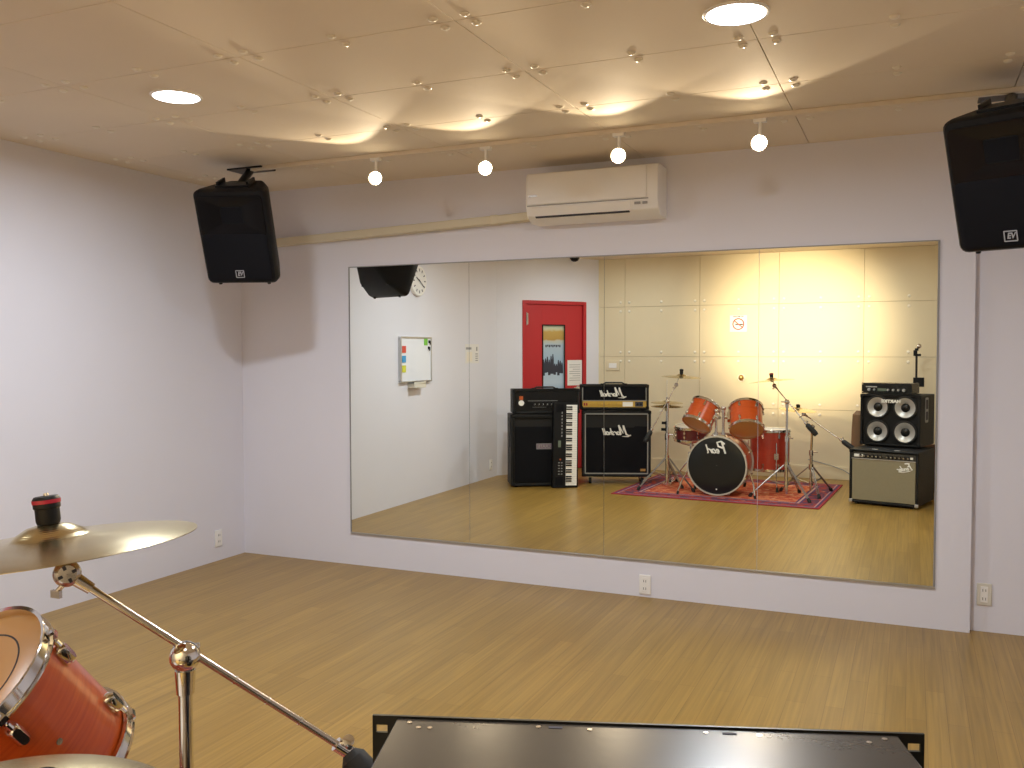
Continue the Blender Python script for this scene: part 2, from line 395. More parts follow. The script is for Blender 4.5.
hd = MB(); hd.tube([(x0 + .07, -.0, 1.0), (x0 + .07, -.05, 1.0), (x0 + .17, -.05, 1.0)], .009); hd.cyl((x0 + .07, .012, 1.0), (x0 + .07, .004, 1.0), .026)
o = obj('door_handle', hd, 'chrome', door); o['kind'] = 'structure'
# poster behind the door window and the notice on the door
pw, ph = w1 - w0 - .004, wz1 - wz0 - .004
pt = thing('poster', 'blue wintry poster with dark figures and a gold band filling the red door window', 'poster', mtx=DX @ Matrix.Translation(V(((w0 + w1) / 2, .03, wz0 + .002))))
obj('print', MB().bx(-pw / 2, pw / 2, -.002, .004, 0, ph), poster_mat(pw, ph), pt)
fg = MB(); random.seed(3)
for k in range(11):
    x = -pw / 2 + .03 + (pw - .06) * k / 10; hgt = .10 + .14 * random.random()
    zb = .17 + .05 * random.random()
    fg.prism([(x - .018, -.0026, zb), (x + .018, -.0026, zb), (x + .013, -.0026, zb + hgt * .75), (x + .006, -.0026, zb + hgt), (x - .006, -.0026, zb + hgt), (x - .013, -.0026, zb + hgt * .75)], (0, .0006, 0))
obj('figures', fg, 'ink', pt)
ln = MB()
for k in range(9): ln.bx(-.11 + k * .025, -.092 + k * .025, -.0028, -.002, .515 + .008 * (k % 2), .545)
obj('title_line', ln, 'ink', pt)
nt_ = thing('paper_notice', 'white paper notice taped to the red door beside its window', 'notice', mtx=DX @ Matrix.Translation(V((dl(1.11), .0115, 1.03))))
obj('sheet', MB().bx(-.108, .108, -.0015, 0, 0, .31), 'paper', nt_)
lb = MB()
for k in range(8): lb.bx(-.08, .08 - .05 * (k % 3 == 2), -.002, -.0015, .06 + k * .027, .066 + k * .027)
obj('printed_lines', lb, 'piping', nt_)

# ------------------------------------------------------------------ mirror
mx0, mz0, mh = -3.4766, .2255, 1.795
names = ['leftmost tall mirror panel, beside the white corner wall and reflecting the whiteboard', 'second mirror panel from the left, reflecting the red door',
         'third mirror panel from the left, reflecting the drum kit', 'rightmost mirror panel, reflecting the bass amplifier stack']
for i in range(4):
    t = thing('mirror_panel', names[i], 'mirror', (mx0 + .9 * (i + .5), 0, mz0), group='mirror panels on the long wall')
    obj('silvered_face', MB().bx(-.4488, .4488, 0, .002, 0, mh), 'mirror', t)
    obj('glass_edge', MB().bx(-.4488, -.4468, .002, .0049, 0, mh).bx(.4468, .4488, .002, .0049, 0, mh).bx(-.4468, .4468, .002, .0049, 0, .002).bx(-.4468, .4468, .002, .0049, mh - .002, mh), 'glass_edge', t)
tr = MB(); tr.bx(mx0 - .008, mx0 + 3.608, -.006, .005, mz0 - .012, mz0 - .001)
struct('trim_1', tr, 'silver_paint', bevel=.001)
tr = MB(); tr.bx(mx0 - .008, mx0 - .001, -.003, .005, mz0, mz0 + mh).bx(mx0 + 3.601, mx0 + 3.608, -.003, .005, mz0, mz0 + mh).bx(mx0 - .008, mx0 + 3.608, -.003, .005, mz0 + mh + .001, mz0 + mh + .006)
struct('trim_2', tr, 'grey_plastic')

# ------------------------------------------------------------------ sockets and plates
def outlet(label, loc, rotz, m='ivory_plastic', w=.07, h=.115, group=None):
    t = thing('wall_outlet', label, 'outlet', loc, rotz, group)
    obj('cover_plate', MB().bx(-w / 2, w / 2, -.009, 0, -h / 2, h / 2), m, t, bevel=.004)
    fo = obj('socket_face', MB().bx(-.017, .017, -.0115, -.008, -.042, .042), 'white_plastic', t, bevel=.002)
    for z in (-.022, .022):
        obj('slot_pair', MB().bx(-.008, -.0055, -.0125, -.0110, z - .007, z + .007).bx(.0055, .008, -.0125, -.0110, z - .007, z + .007), 'ink', fo, smooth=False)
    return t
outlet('white wall outlet under the mirror near the floor', (-1.421, .005, .075), 0, 'white_plastic')
outlet('ivory wall outlet on the recessed wall strip right of the mirror', (.364, .06, .196), 0)
outlet('small white wall outlet low on the left wall near the front corner', (XL, -.27, .158), PI / 2 * 1, 'white_plastic')
outlet('white wall outlet low on the left wall beside the tall amplifier stack', (XL, -4.2, .15), PI / 2, 'white_plastic')
t = thing('switch_plate', 'square cream switch plate on the panelled wall right of the red door', 'switch plate', (-3.37, YB, 1.27), PI)
obj('cover_plate', MB().bx(-.085, .085, -.012, 0, -.06, .06), 'cream', t, bevel=.003)
obj('rocker', MB().bx(-.05, .05, -.017, -.012, -.03, .03), 'white_plastic', t, bevel=.002)
t = thing('coat_peg', 'small brass peg on the brightly lit panelled wall under the no smoking sign', 'coat peg', (-1.806, YB, 1.133), PI)
obj('plate', MB().cyl((0, 0, 0), (0, -.008, 0), .045, n=20), 'cap', t)
obj('knob', MB().sphere((0, -.03, .005), .034, sc=(.9, .8, 1)), 'brass', t)
sg = thing('no_smoking_sign', 'white no smoking sign with red ring on the panelled wall', 'sign', (-1.847, YB, 1.768), PI)
obj('board', MB().bx(-.098, .098, -.003, 0, -.096, .096), 'paper', sg)
obj('ring', MB().torus((0, -.004, -.005), (0, 1, 0), .062, .006, 32, 6).box((0, -.004, -.005), (.118, .003, .011), Matrix.Translation((0, -.004, -.005)) @ Matrix.Rotation(math.radians(-40), 4, 'Y') @ Matrix.Translation((0, .004, .005))), 'ink_red', sg)
obj('cigarette', MB().bx(-.045, .035, -.0045, -.003, -.016, -.004).bx(-.052, -.045, -.0045, -.003, -.016, -.004), 'ink', sg)
text_mesh('lettering', 'NO SMOKING', .019, 'ink', sg, (0, -.0035, .083), ext=.0005, bold=.0006)

# ------------------------------------------------------------------ left wall items
wbd = thing('whiteboard', 'framed whiteboard with coloured magnets on the left wall', 'whiteboard', (XL, -2.468, 1.375), PI / 2)
hw, hh = .30, .218
obj('writing_surface', MB().bx(-hw + .012, hw - .012, -.022, -.004, -hh + .012, hh - .012), 'whiteboard', wbd)
f = MB(); f.bx(-hw, -hw + .013, -.032, 0, -hh, hh).bx(hw - .013, hw, -.032, 0, -hh, hh).bx(-hw + .013, hw - .013, -.032, 0, -hh, -hh + .013).bx(-hw + .013, hw - .013, -.032, 0, hh - .013, hh)
obj('frame', f, 'silver_paint', wbd, bevel=.002)
tray = obj('pen_tray', MB().bx(-.10, .13, -.075, 0, -hh - .055, -hh - .012).bx(-.10, .13, -.075, -.07, -hh - .012, -hh + .004), 'ivory_plastic', wbd, bevel=.003)
def magnet(label, m, y, z, s=.066):
    t = tag(obj('magnet', MB().bx(-s / 2, s / 2, -.006, 0, -s / 2, s / 2), m, bevel=.0015), label, 'magnet', 'square magnets on the whiteboard')
    t.location = (XL + .0221, y, z); t.rotation_euler = (0, 0, PI / 2)
magnet('square red magnet, uppermost of the three down the whiteboard edge', 'magnet_red', -2.235, 1.472)
magnet('square blue magnet between the red and yellow ones on the whiteboard', 'magnet_blue', -2.233, 1.380)
magnet('square yellow magnet, lowest of the three down the whiteboard edge', 'magnet_yellow', -2.232, 1.288)
magnet('square green magnet alone in the upper corner of the whiteboard', 'magnet_green', -2.655, 1.545)
for lab, y, z in (('small black clip magnet beside the green square on the whiteboard', -2.725, 1.548), ('small black clip magnet below the green square on the whiteboard', -2.715, 1.487)):
    t = tag(obj('clip_magnet', MB().cyl((0, 0, 0), (0, -.012, 0), .016, .012, 14).bx(-.006, .006, -.016, -.010, -.028, .004), 'black_plastic'), lab, 'magnet'); t.location = (XL + .0221, y, z); t.rotation_euler = (0, 0, PI / 2)
for lab, x in (('dark marker pen lying at one end of the whiteboard tray', -2.44), ('dark marker pen lying toward the middle of the whiteboard tray', -2.53)):
    t = tag(obj('marker_pen', MB().cyl((-.035, 0, 0), (.02, 0, 0), .009, n=10).cyl((.02, 0, 0), (.04, 0, 0), .010, .008, 10), 'black_plastic'), lab, 'pen'); t.location = (XL + .045, x, 1.375 - hh - .002); t.rotation_euler = (0, 0, PI / 2)
ck = thing('wall_clock', 'round white wall clock on the left wall, partly behind the hanging speaker', 'clock', (XL, -2.515, 2.135), PI / 2)
obj('case', MB().cyl((0, 0, 0), (0, -.035, 0), .145, n=40), 'white_plastic', ck, bevel=.004)
obj('dial', MB().cyl((0, -.035, 0), (0, -.0365, 0), .128, n=40), 'paper', ck)
for k in range(12):
    obj('hour_mark', MB().box((0, -.0375, .105), (.010, .002, .026), Matrix.Rotation(k * PI / 6, 4, 'Y')), 'ink', ck, smooth=False)
obj('hand', MB().bx(-.005, .005, -.041, -.039, -.02, .07), 'ink', ck, X=Matrix.Rotation(1.1, 4, 'Y'))
obj('hand', MB().bx(-.004, .004, -.044, -.042, -.02, .10), 'ink', ck, X=Matrix.Rotation(-2.2, 4, 'Y'))
ps = thing('wall_notice', 'pale printed notice sheet on the left wall between whiteboard and red door', 'notice', (XL, -3.73, 1.425), PI / 2)
obj('sheet', MB().bx(-.165, .165, -.002, 0, -.105, .105), 'paper', ps)
pl = MB()
for k in range(5): pl.bx(.02 + k * .027, .042 + k * .027, -.003, -.002, .045, .07)
obj('printed_heading', pl, 'grey_plastic', ps, smooth=False)
pl = MB(); pl.bx(-.13, -.10, -.003, -.002, .03, .075)
for k in range(4): pl.bx(-.14, -.08, -.003, -.002, -.08 + k * .024, -.07 + k * .024)
obj('printed_lines', pl, 'grey_plastic', ps, smooth=False)
obj('printed_picture', MB().bx(.0, .13, -.003, -.002, -.085, .02), 'cap', ps)
t = thing('ceiling_sensor', 'small black dome fixture on the ceiling above the red door', 'sensor', (DX @ V((dl(1.03), -.10, ZC))))
obj('dome', MB().sphere((0, 0, -.022), .05, sc=(1, 1, .62)), 'black_gloss', t)
obj('base', MB().cyl((0, 0, 0), (0, 0, -.02), .058, n=24), 'black_plastic', t)

# ------------------------------------------------------------------ air conditioner + duct
ac = thing('air_conditioner', 'white wall-mounted air conditioner above the mirror', 'air conditioner', (-1.70, .005, 2.22))
def acp(y0, y1, z0, z1): pass
prof = [(0, .0), (-.12, .0), (-.185, .035), (-.205, .09), (-.205, .255), (-.19, .285), (-.15, .29), (0, .29)]
obj('body', MB().prism([(-.40, y, z) for y, z in prof], (.80, 0, 0)), 'white_plastic', ac, bevel=.006, seg=3)
obj('front_panel', MB().bx(-.385, .335, -.213, -.2045, .098, .278), 'white_plastic', ac, bevel=.003)
obj('panel_seam', MB().bx(-.39, .345, -.2065, -.2045, .090, .096), 'grey_plastic', ac)
obj('louver', MB().prism([(-.36, -.2025, .085), (-.36, -.209, .082), (-.36, -.188, .032), (-.36, -.182, .036)], (.60, 0, 0)), 'white_plastic', ac)
obj('air_slot', MB().prism([(-.345, -.188, .034), (-.345, -.1905, .031), (-.345, -.178, .023), (-.345, -.172, .026)], (.575, 0, 0)), 'ink', ac)
dp = MB(); dp.bx(.265, .30, -.2085, -.2035, .062, .076); dp.bx(.312, .34, -.2085, -.2035, .062, .076)
obj('indicator', dp, 'grey_plastic', ac)
obj('badge', MB().bx(-.375, -.325, -.2145, -.2125, .145, .153), 'silver_paint', ac)
du = thing('pipe_duct', 'ivory pipe duct running along the wall from the air conditioner to the corner', 'duct', (-4.395, .005, 2.175))
DU = Matrix.Rotation(-math.atan2(.078, 2.28), 4, 'Y')
obj('cover', MB().bx(0.005, 2.29, -.068, 0, 0, .052), 'pipe', du, bevel=.006, X=DU)
obj('joint', MB().bx(2.0, 2.05, -.071, 0, -.003, .055), 'pipe', du, bevel=.005, X=DU)

# ------------------------------------------------------------------ lamps
def light(name, typ, loc, col, power, **k):
    l = bpy.data.lights.new(name, typ); l.color = col; l.energy = power
    for a, b in k.items():
        if a != 'aim' and a != 'parent': setattr(l, a, b)
    o = bpy.data.objects.new(name, l); C.objects.link(o)
    p = k.get('parent')
    o.location = V(loc) - (p.location if p else V((0, 0, 0)))
    if p: o.parent = p
    if 'aim' in k: o.rotation_euler = (V(k['aim']) - V(loc)).to_track_quat('-Z', 'Y').to_euler()
    return o
COOL, WARM = (.845, .92, 1.0), (1.0, .80, .53)
P_DOWN, P_BEAM, P_SPILL = 34.5, 540, 21
for lab, x, y in (('round white ceiling downlight nearer the left wall', -2.965, -2.09), ('round white ceiling downlight nearer the right speaker', -.546, -2.08), ('added dim downlight out of view, brightening the red door end of the room', -2.965, -4.45), ('added dim downlight out of view, brightening the bass amplifier stack', -.546, -4.45)):  # rear pair is unseen fill, added to brighten the back of the room
    t = thing('ceiling_downlight', lab, 'ceiling light', (x, y, ZC), group='ceiling downlights')
    obj('trim_ring', MB().lathe([(.098, 0), (.110, 0), (.110, -.003), (.104, -.007), (.098, -.006)], 40, closed=True), 'white_plastic', t)
    obj('lens', MB().lathe([(.001, -.0055), (.098, -.0055), (.098, -.001), (.001, -.001)], 40), 'lamp_white', t)
    light('downlight_lamp', 'AREA', (x, y, ZC - .008), COOL, P_DOWN * (.38 if y < -4 else 1), shape='DISK', size=.16, spread=math.radians(175), parent=t)
trk = thing('lighting_track', 'long cream lighting track along the ceiling carrying four spotlights', 'lighting track', (-1.55, -.72, ZC))
obj('rail', MB().bx(-2.12, 2.25, -.017, .017, -.022, 0), 'ceil', trk, bevel=.002)
obj('end_cap', MB().bx(-2.14, -2.12, -.018, .018, -.023, 0), 'cap', trk)
aims = [(-1.45, 1.80), (-1.25, 1.62), (-1.15, 1.85), (-1.0, 1.6)]
spn = ['leftmost of the four glowing spotlights on the ceiling track', 'second glowing track spotlight from the left, between speaker and air conditioner',
       'glowing track spotlight hanging in front of the air conditioner', 'rightmost and brightest of the four glowing track spotlights']
for i, x in enumerate((-2.807, -2.112, -1.366, -.67)):
    zc = 2.445; p = V((x, -.72, zc)); aim = V((aims[i][0], YB, aims[i][1])); d = (aim - p).normalized()
    t = thing('track_spotlight', spn[i], 'spotlight', (x, -.72, ZC - .022), group='track spotlights')
    obj('stem', MB().cyl((0, 0, 0), (0, 0, -.075), .008, n=12).box((0, 0, -.008), (.06, .032, .016)), 'white_plastic', t)
    lp = V((0, 0, zc - ZC + .022))
    X = Matrix.Translation(lp) @ d.to_track_quat('Z', 'Y').to_matrix().to_4x4()
    obj('lamp_head', MB().lathe([(.006, -.055), (.018, -.052), (.026, -.03), (.040, .012), (.040, .018), (.037, .018), (.036, .010), (.022, -.03), (.006, -.045)], 24, X=X, closed=True), 'white_plastic', t)
    obj('bulb_face', MB().lathe([(.001, .010), (.020, .009), (.036, .004), (.034, 0), (.001, 0)], 24, X=X), 'lamp_warm', t)
    q = p + d * .022
    light('beam_lamp', 'SPOT', q, WARM, P_BEAM, spot_size=math.radians(28), spot_blend=1., shadow_soft_size=.02, aim=aim, parent=t)
    light('spill_lamp', 'SPOT', q, WARM, P_SPILL, spot_size=math.radians(89), spot_blend=.08, shadow_soft_size=.02, aim=(-2.5 if i == 0 else aim.x + (x + 1.7) * .6, YB, .9), parent=t)

# ------------------------------------------------------------------ hanging loudspeakers
def pa_speaker(label, front_bottom, rz, pitch, plate, label_b):
    X0 = Matrix.Translation(V(front_bottom)) @ Matrix.Rotation(rz, 4, 'Z') @ Matrix.Rotation(-pitch, 4, 'X')
    t = thing('loudspeaker', label, 'loudspeaker', mtx=X0, group='hanging loudspeakers')
    W, H = .43, .562
    def ringp(w, h, y, zc, r): return [V((px, y, zc + pz)) for px, pz in rrect(w, h, r)]
    body = MB().loft([ringp(W - .02, H - .02, -.004, H / 2, .03), ringp(W, H, .012, H / 2, .035), ringp(W, H, .06, H / 2, .035), ringp(.35, .525, .19, H - .2675, .035), ringp(.24, .44, .30, H - .232, .03), ringp(.21, .40, .315, H - .226, .03)])
    obj('cabinet', body, 'black_plastic', t)
    # horn: sunk flare in the upper part
    def rr(w, h, y, zc, r): return [V((px, y, zc + pz)) for px, pz in rrect(w, h, r, 3)]
    hz = H - .150
    horn = MB().loft([rr(.385, .235, -.004, hz, .02), rr(.385, .235, -.014, hz, .02), rr(.365, .215, -.014, hz, .018), rr(.20, .135, -.0075, hz + .005, .012), rr(.13, .10, -.006, hz + .005, .01)], cap=False)
    obj('horn', horn, 'black_gloss', t)
    obj('horn_throat', MB().bx(-.062, .062, -.0062, -.0045, hz - .04, hz + .05), 'grille', t)
    obj('grille', MB().loft([rr(.385, .285, -.003, .165, .02), rr(.385, .285, -.014, .165, .02), rr(.365, .265, -.018, .165, .02)]), 'grille', t)
    lg = MB().loft([rr(.052, .046, -.0225, .066, .003), rr(.052, .046, -.0195, .066, .003), rr(.044, .038, -.0195, .066, .002), rr(.044, .038, -.0225, .066, .002)], closed=True)
    lo = obj('logo', lg, 'badge_grey', t)
    text_mesh('lettering', 'EV', .034, 'badge_grey', lo, (0, -.020, .066), shear=.25, ext=.0012, bold=.001, sx=.8)
    for fx in (-.15, .15):
        for fy in (.03, .17):
            o = obj('foot', MB().cyl((fx, fy, .07 if fy > .1 else .02), (fx, fy, -.012 if fy < .1 else .022), .013, .010, 12), 'rubber', t)
    br = MB()
    inv = X0.inverted()
    pz = V(plate)
    # steel yoke: ceiling plate, drop rod and a strap that holds the cabinet top
    c = [inv @ (pz + V((a, b, -.010))) for a, b in ((-.13, -.07), (.13, -.07), (.13, .07), (-.13, .07))]
    up = (inv.to_3x3() @ V((0, 0, .0095)))
    br.prism(c, up)
    top = V((0, .13, H - .03))
    br.cyl(inv @ (pz + V((0, 0, -.002))), top, .024, n=12)
    br.box((0, .12, H - .004), (.20, .10, .03)); br.box((-.09, .14, H - .02), (.012, .12, .10)); br.box((.09, .14, H - .02), (.012, .12, .10))
    obj('ceiling_bracket', br, 'lead', t)
    return t
pa_speaker('black loudspeaker hanging from the ceiling in the left corner', (-3.672, -.837, 1.866), math.radians(19.3), math.radians(-23), (-3.73, -.68, ZC), None)
pa_speaker('black loudspeaker hanging from the ceiling at the right edge, cut off by the frame', (.383, -.93, 1.870), math.radians(-23), math.radians(-23), (.39, -.62, ZC), None)

# ------------------------------------------------------------------ rug
RX, RY, RR = -1.71, -4.37, math.radians(3.4)
rg = tag(obj('rug', MB().bx(-1.015, 1.015, -.825, .825, 0, .008), rug_mat(1.015, .825), bevel=.003), 'red and navy patterned rug under the drum kit', 'rug')
rg.location = (RX, RY, .0005); rg.rotation_euler = (0, 0, RR)
RZ = .0085

# ------------------------------------------------------------------ drums
def axes_mtx(origin, z, xhint):
    z = V(z).normalized(); x = V(xhint); x = (x - z * x.dot(z)).normalized(); y = z.cross(x)
    return Matrix(((x.x, y.x, z.x, origin[0]), (x.y, y.y, z.y, origin[1]), (x.z, y.z, z.z, origin[2]), (0, 0, 0, 1)))
def shell_parts(t, L, r, shellm, batter, reso, nlug=6, hoopm='chrome', hoop_w=.018, a0=0., two=True, dot=False, wood_hoop=False):
    """local z from 0 (resonant side) to L (batter side)"""
    obj('shell', MB().lathe([(r, .004), (r, L - .004), (r - .008, L - .004), (r - .008, .004)], 56, closed=True), shellm, t)
    for z, s, m in ((L, 1, batter), (0, -1, reso)):
        if m is None: continue
        nm = 'batter_head' if s > 0 else 'resonant_head'
        h = obj(nm, MB().lathe([(.002, z), (r * .55, z + s * .0002), (r - .006, z), (r + .004, z - s * .004), (r + .005, z - s * .010), (r + .001, z - s * .010)], 56), m, t)
        if dot and s > 0: obj('control_ring', MB().lathe([(r * .70, z + .0007), (r * .72, z + .0007), (r * .72, z + .0002), (r * .70, z + .0002)], 56, closed=True), 'ink', h)
        if wood_hoop:
            pr = [(r + .004, z - s * .030), (r + .018, z - s * .030), (r + .018, z + s * .008), (r + .004, z + s * .008)]
        else:
            pr = [(r + .004, z - s * .014), (r + .012, z - s * .014), (r + .0125, z - s * .011), (r + .0075, z - s * .009), (r + .0075, z + s * .010), (r + .011, z + s * .012), (r + .010, z + s * .0145), (r + .004, z + s * .012)]
        obj('hoop', MB().lathe(pr, 56, closed=True), hoopm, t)
    ll = min(.045, L * .24)
    for k in range(nlug):
        a = a0 + 2 * PI * k / nlug; c, s_ = math.cos(a), math.sin(a)
        Rz = Matrix.Rotation(a, 4, 'Z')
        ends = ((L, 1), (0, -1)) if two else ((L, 1),)
        for z, s in ends:
            zc = z - s * (.030 + ll / 2 + (.02 if wood_hoop else 0))
            lug = MB(); lug.loft([[V((r - .001, px, zc + pz)) for px, pz in rrect(.024, ll, .010, 3)], [V((r + .010, px, zc + pz)) for px, pz in rrect(.024, ll, .010, 3)], [V((r + .018, px * .6, zc + pz * .8)) for px, pz in rrect(.024, ll, .010, 3)]])
            lug.cyl((r + .010, 0, zc + s * ll * .4), (r + .010, 0, zc + s * (ll / 2 + .010)), .0055, n=10)
            lo = obj('lug', lug, 'chrome', t, X=Rz)
            ztop = z + s * (.004 if not wood_hoop else .0)
            rr_ = r + .010 if not wood_hoop else r + .024
            rod = MB(); rod.cyl((r + .010, 0, zc + s * ll * .4), (rr_, 0, z - s * .012), .003, n=8)
            rod.box((rr_ + (.003 if not wood_hoop else 0), 0, z - s * .006), (.016, .016, .010)) if not wood_hoop else rod.box((r + .016, 0, z - s * .01), (.022, .020, .030))
            rod.cyl((rr_ + .003, 0, z - s * .010), (rr_ + .003, 0, z + s * .006), .0055, n=6)
            obj('tension_rod', rod, 'chrome', t, X=Rz)
def ax_of(th, ph): return V((math.sin(th) * math.sin(ph), math.sin(th) * math.cos(ph), -math.cos(th)))
# right-hand tom (seen direct at the lower left and again in the mirror)
ax = ax_of(.653, .209); Bt = V((-1.516, -4.131, .874)); L = .254; Rs = Bt + ax * L
TR = axes_mtx(Rs, -ax, (1, 0, 0))
tomR = thing('rack_tom', 'orange rack tom nearest the camera, its tilted head facing the drummer', 'drum', mtx=TR, group='rack toms on the bass drum')
shell_parts(tomR, L, .158, 'tom_shell', 'amber_head', 'amber_head', 6, a0=math.radians(-14), dot=True)
obj('badge', MB().cyl((0, -.1580, L * .50), (0, -.1595, L * .50), .006, n=14), 'chrome', tomR, X=Matrix.Rotation(math.radians(88), 4, 'Z'))
ax = ax_of(.645, math.radians(-30)); ct = V((-1.948, -4.05, .80)); L2 = .23; Rs2 = ct + ax * L2 / 2
TL = axes_mtx(Rs2, -ax, (1, 0, 0))
tomL = thing('rack_tom', 'smaller orange rack tom on the hi-hat side of the bass drum', 'drum', mtx=TL, group='rack toms on the bass drum')
shell_parts(tomL, L2, .146, 'tom_shell', 'amber_head', 'amber_head', 6, a0=.3)
for tm, LL, r, sg_ in ((tomR, L, .158, -1), (tomL, L2, .146, 1)):
    m4 = tm.matrix_world; inward = m4.inverted().to_3x3() @ V((sg_, .25, 0)); a = math.atan2(inward.y, inward.x)
    bk = MB(); bk.box((r + .014, 0, LL * .55), (.028, .06, .09)); bk.cyl((r + .02, 0, LL * .55), (r + .055, 0, LL * .55), .022, n=14)
    obj('mount_bracket', bk, 'chrome', tm, bevel=.004, X=Matrix.Rotation(a, 4, 'Z'))
    tm['_a'] = a
# bass drum
bc = V((-1.752, -3.845, .310)); BL, Br = .42, .280
BD = axes_mtx(bc + V((0, -BL, 0)) + V((0, BL, 0)), (0, -1, 0), (1, 0, 0))
bd = thing('bass_drum', 'large bass drum with black front head and orange shell on the rug', 'drum', mtx=BD)
shell_parts(bd, BL, Br, 'tom_shell', 'white_head', 'black_head', 8, hoopm='hoop_grey', wood_hoop=True, a0=PI / 8)
obj('badge', MB().cyl((0, -.235, -.004), (0, -.235, .002), .008, n=12), 'logo_white', bd)
for s_ in (-1, 1):
    sp = MB(); sp.box((s_ * (Br + .012), -.06, .10), (.03, .06, .05))
    sp.tube([(s_ * (Br + .02), -.06, .10), (s_ * (Br + .075), -.17, .03), (s_ * (Br + .10), -.2750, -.035)], .0085)
    so = obj('spur', sp, 'chrome', bd, bevel=.001)
    obj('rubber_foot', MB().cyl((s_ * (Br + .097), -.272, -.032), (s_ * (Br + .105), -.3005, -.042), .014, .011, 12), 'rubber', so)
# tom holder on the bass drum shell
hp = MB(); hp.loft([[V((px, Br - .004, .15 + pz)) for px, pz in rrect(.15, .10, .02)], [V((px, Br + .018, .15 + pz)) for px, pz in rrect(.13, .08, .02)]])
ho = obj('tom_holder', hp, 'chrome', bd, bevel=.003)
for s_, tm, LL, r, top in ((-1, tomL, L2, .146, .845), (1, tomR, L, .158, .875)):
    a = tm['_a']; del tm['_a']
    end = tm.matrix_world @ (Matrix.Rotation(a, 4, 'Z') @ V((r + .055, 0, LL * .55)))
    endl = BD.inverted() @ end
    base = V((s_ * .036, Br + .012, .15)); tp = V((s_ * .036, top - .31, .15))
    po = obj('holder_post', MB().cyl(base, tp, .0125, n=14).cyl(base, base + V((0, .03, 0)), .019, n=14).cyl(tp - V((0, .045, 0)), tp + V((0, .004, 0)), .019, n=14), 'chrome', ho)
    obj('holder_arm', MB().sphere(tp, .026).tube([tp, (tp + endl) / 2 + V((0, .012, 0)), endl], .011).cyl(endl - V((.0, .0, .012)), endl + V((0, 0, .012)), .020, n=12), 'satin_chrome', po)
# floor tom
ft = thing('floor_tom', 'deep red floor tom on three chrome legs behind the bass drum', 'drum', (-1.338, -4.55, RZ))
FT = Matrix.Translation((0, 0, .21))
_keep = obj
def obj_up(name, mb, m, parent=None, **k):
    X = k.pop('X', None); k['X'] = FT @ X if X is not None else FT
    return _keep(name, mb, m, parent, **k)
obj = obj_up
shell_parts(ft, .405, .200, 'floor_tom_shell', 'white_head', 'amber_head', 8, a0=.2)
obj = _keep
for a in (math.radians(65), math.radians(185), math.radians(305)):
    c, s_ = math.cos(a), math.sin(a)
    lg = MB(); lg.box((.212, 0, .36), (.022, .045, .06)); lg.tube([(.226, 0, .50), (.226, 0, .16), (.238, 0, .07), (.258, 0, .03)], .0055)
    lo = obj('leg', lg, 'chrome', ft, X=Matrix.Rotation(a, 4, 'Z'))
    obj('rubber_foot', MB().cyl((.250, 0, .045), (.266, 0, .0), .012, .015, 12), 'rubber', lo, X=Matrix.Rotation(a, 4, 'Z'))
# snare drum on its stand
sn = thing('snare_drum', 'small dark plum snare drum on a chrome stand behind the bass drum', 'drum', (-2.13, -4.42, RZ))
FT = Matrix.Translation((0, 0, .505)) @ Matrix.Rotation(math.radians(-6), 4, 'X')
obj = obj_up
shell_parts(sn, .135, .172, 'snare_shell', 'white_head', 'white_head', 8, a0=.2)
obj = _keep
st = MB(); st.cyl((0, 0, .12), (0, 0, .40), .012, n=12); st.cyl((0, 0, .40), (0, 0, .46), .02, n=12)
for k in range(3):
    a = 2 * PI * k / 3 + .5; st.tube([(0, 0, .43), (.10 * math.cos(a), .10 * math.sin(a), .455), (.192 * math.cos(a), .192 * math.sin(a), .490), (.20 * math.cos(a), .20 * math.sin(a), .525)], .007)
so = obj('stand_basket', st, 'chrome', sn)
for k in range(3):
    a = 2 * PI * k / 3 + 1.2; c, s_ = math.cos(a), math.sin(a)
    lo = obj('leg', MB().tube([(.015 * c, .015 * s_, .30), (.13 * c, .13 * s_, .15), (.24 * c, .24 * s_, .02)], .007).tube([(.012 * c, .012 * s_, .14), (.13 * c, .13 * s_, .15)], .005), 'chrome', sn)
    obj('rubber_foot', MB().cyl((.23 * c, .23 * s_, .03), (.252 * c, .252 * s_, 0), .014, n=10), 'rubber', lo)

# ------------------------------------------------------------------ cymbals and stands
def cymbal(label, c, n, r, group='crash and ride cymbals', name='cymbal'):
    t = tag(obj(name, MB().lathe([(.0055, .030 * r / .23), (r * .08, .0295 * r / .23), (r * .15, .026 * r / .23), (r * .22, .017 * r / .23), (r * .26, .010 * r / .23), (r * .29, .0085 * r / .23), (r * .6, .0035), (r * .9, -.004), (r, -.008), (r, -.0090), (r * .9, -.0052), (r * .6, .0023), (r * .29, .0070 * r / .23), (r * .22, .0155 * r / .23), (r * .15, .0245 * r / .23), (.0055, .0285 * r / .23)], 96, closed=True), 'cymbal'), label, 'cymbal', group)
    t.matrix_world = axes_mtx(c, n, (1, 0, 0))
    return t
def tripod(t, loc, zc, rad, angs, m='leg_metal'):
    for a in angs:
        c, s_ = math.cos(a), math.sin(a)
        lg = MB()
        for o_ in (-.008, .008):
            px, py = -s_ * o_, c * o_
            lg.tube([(.026 * c + px, .026 * s_ + py, zc), (rad * c + px, rad * s_ + py, .022)], .0048, 8)
            lg.tube([(.022 * c + px, .022 * s_ + py, zc * .40), (rad * .52 * c + px, rad * .52 * s_ + py, zc - (zc - .022) * .50)], .004, 8)
        lo = obj('leg', lg, m, t)
        obj('rubber_foot', MB().tube([(rad * .95 * c, rad * .95 * s_, .036), (rad * 1.0 * c, rad * 1.0 * s_, .02), (rad * 1.03 * c, rad * 1.03 * s_, .0)], [.013, .018, .016], 12), 'rubber', lo)
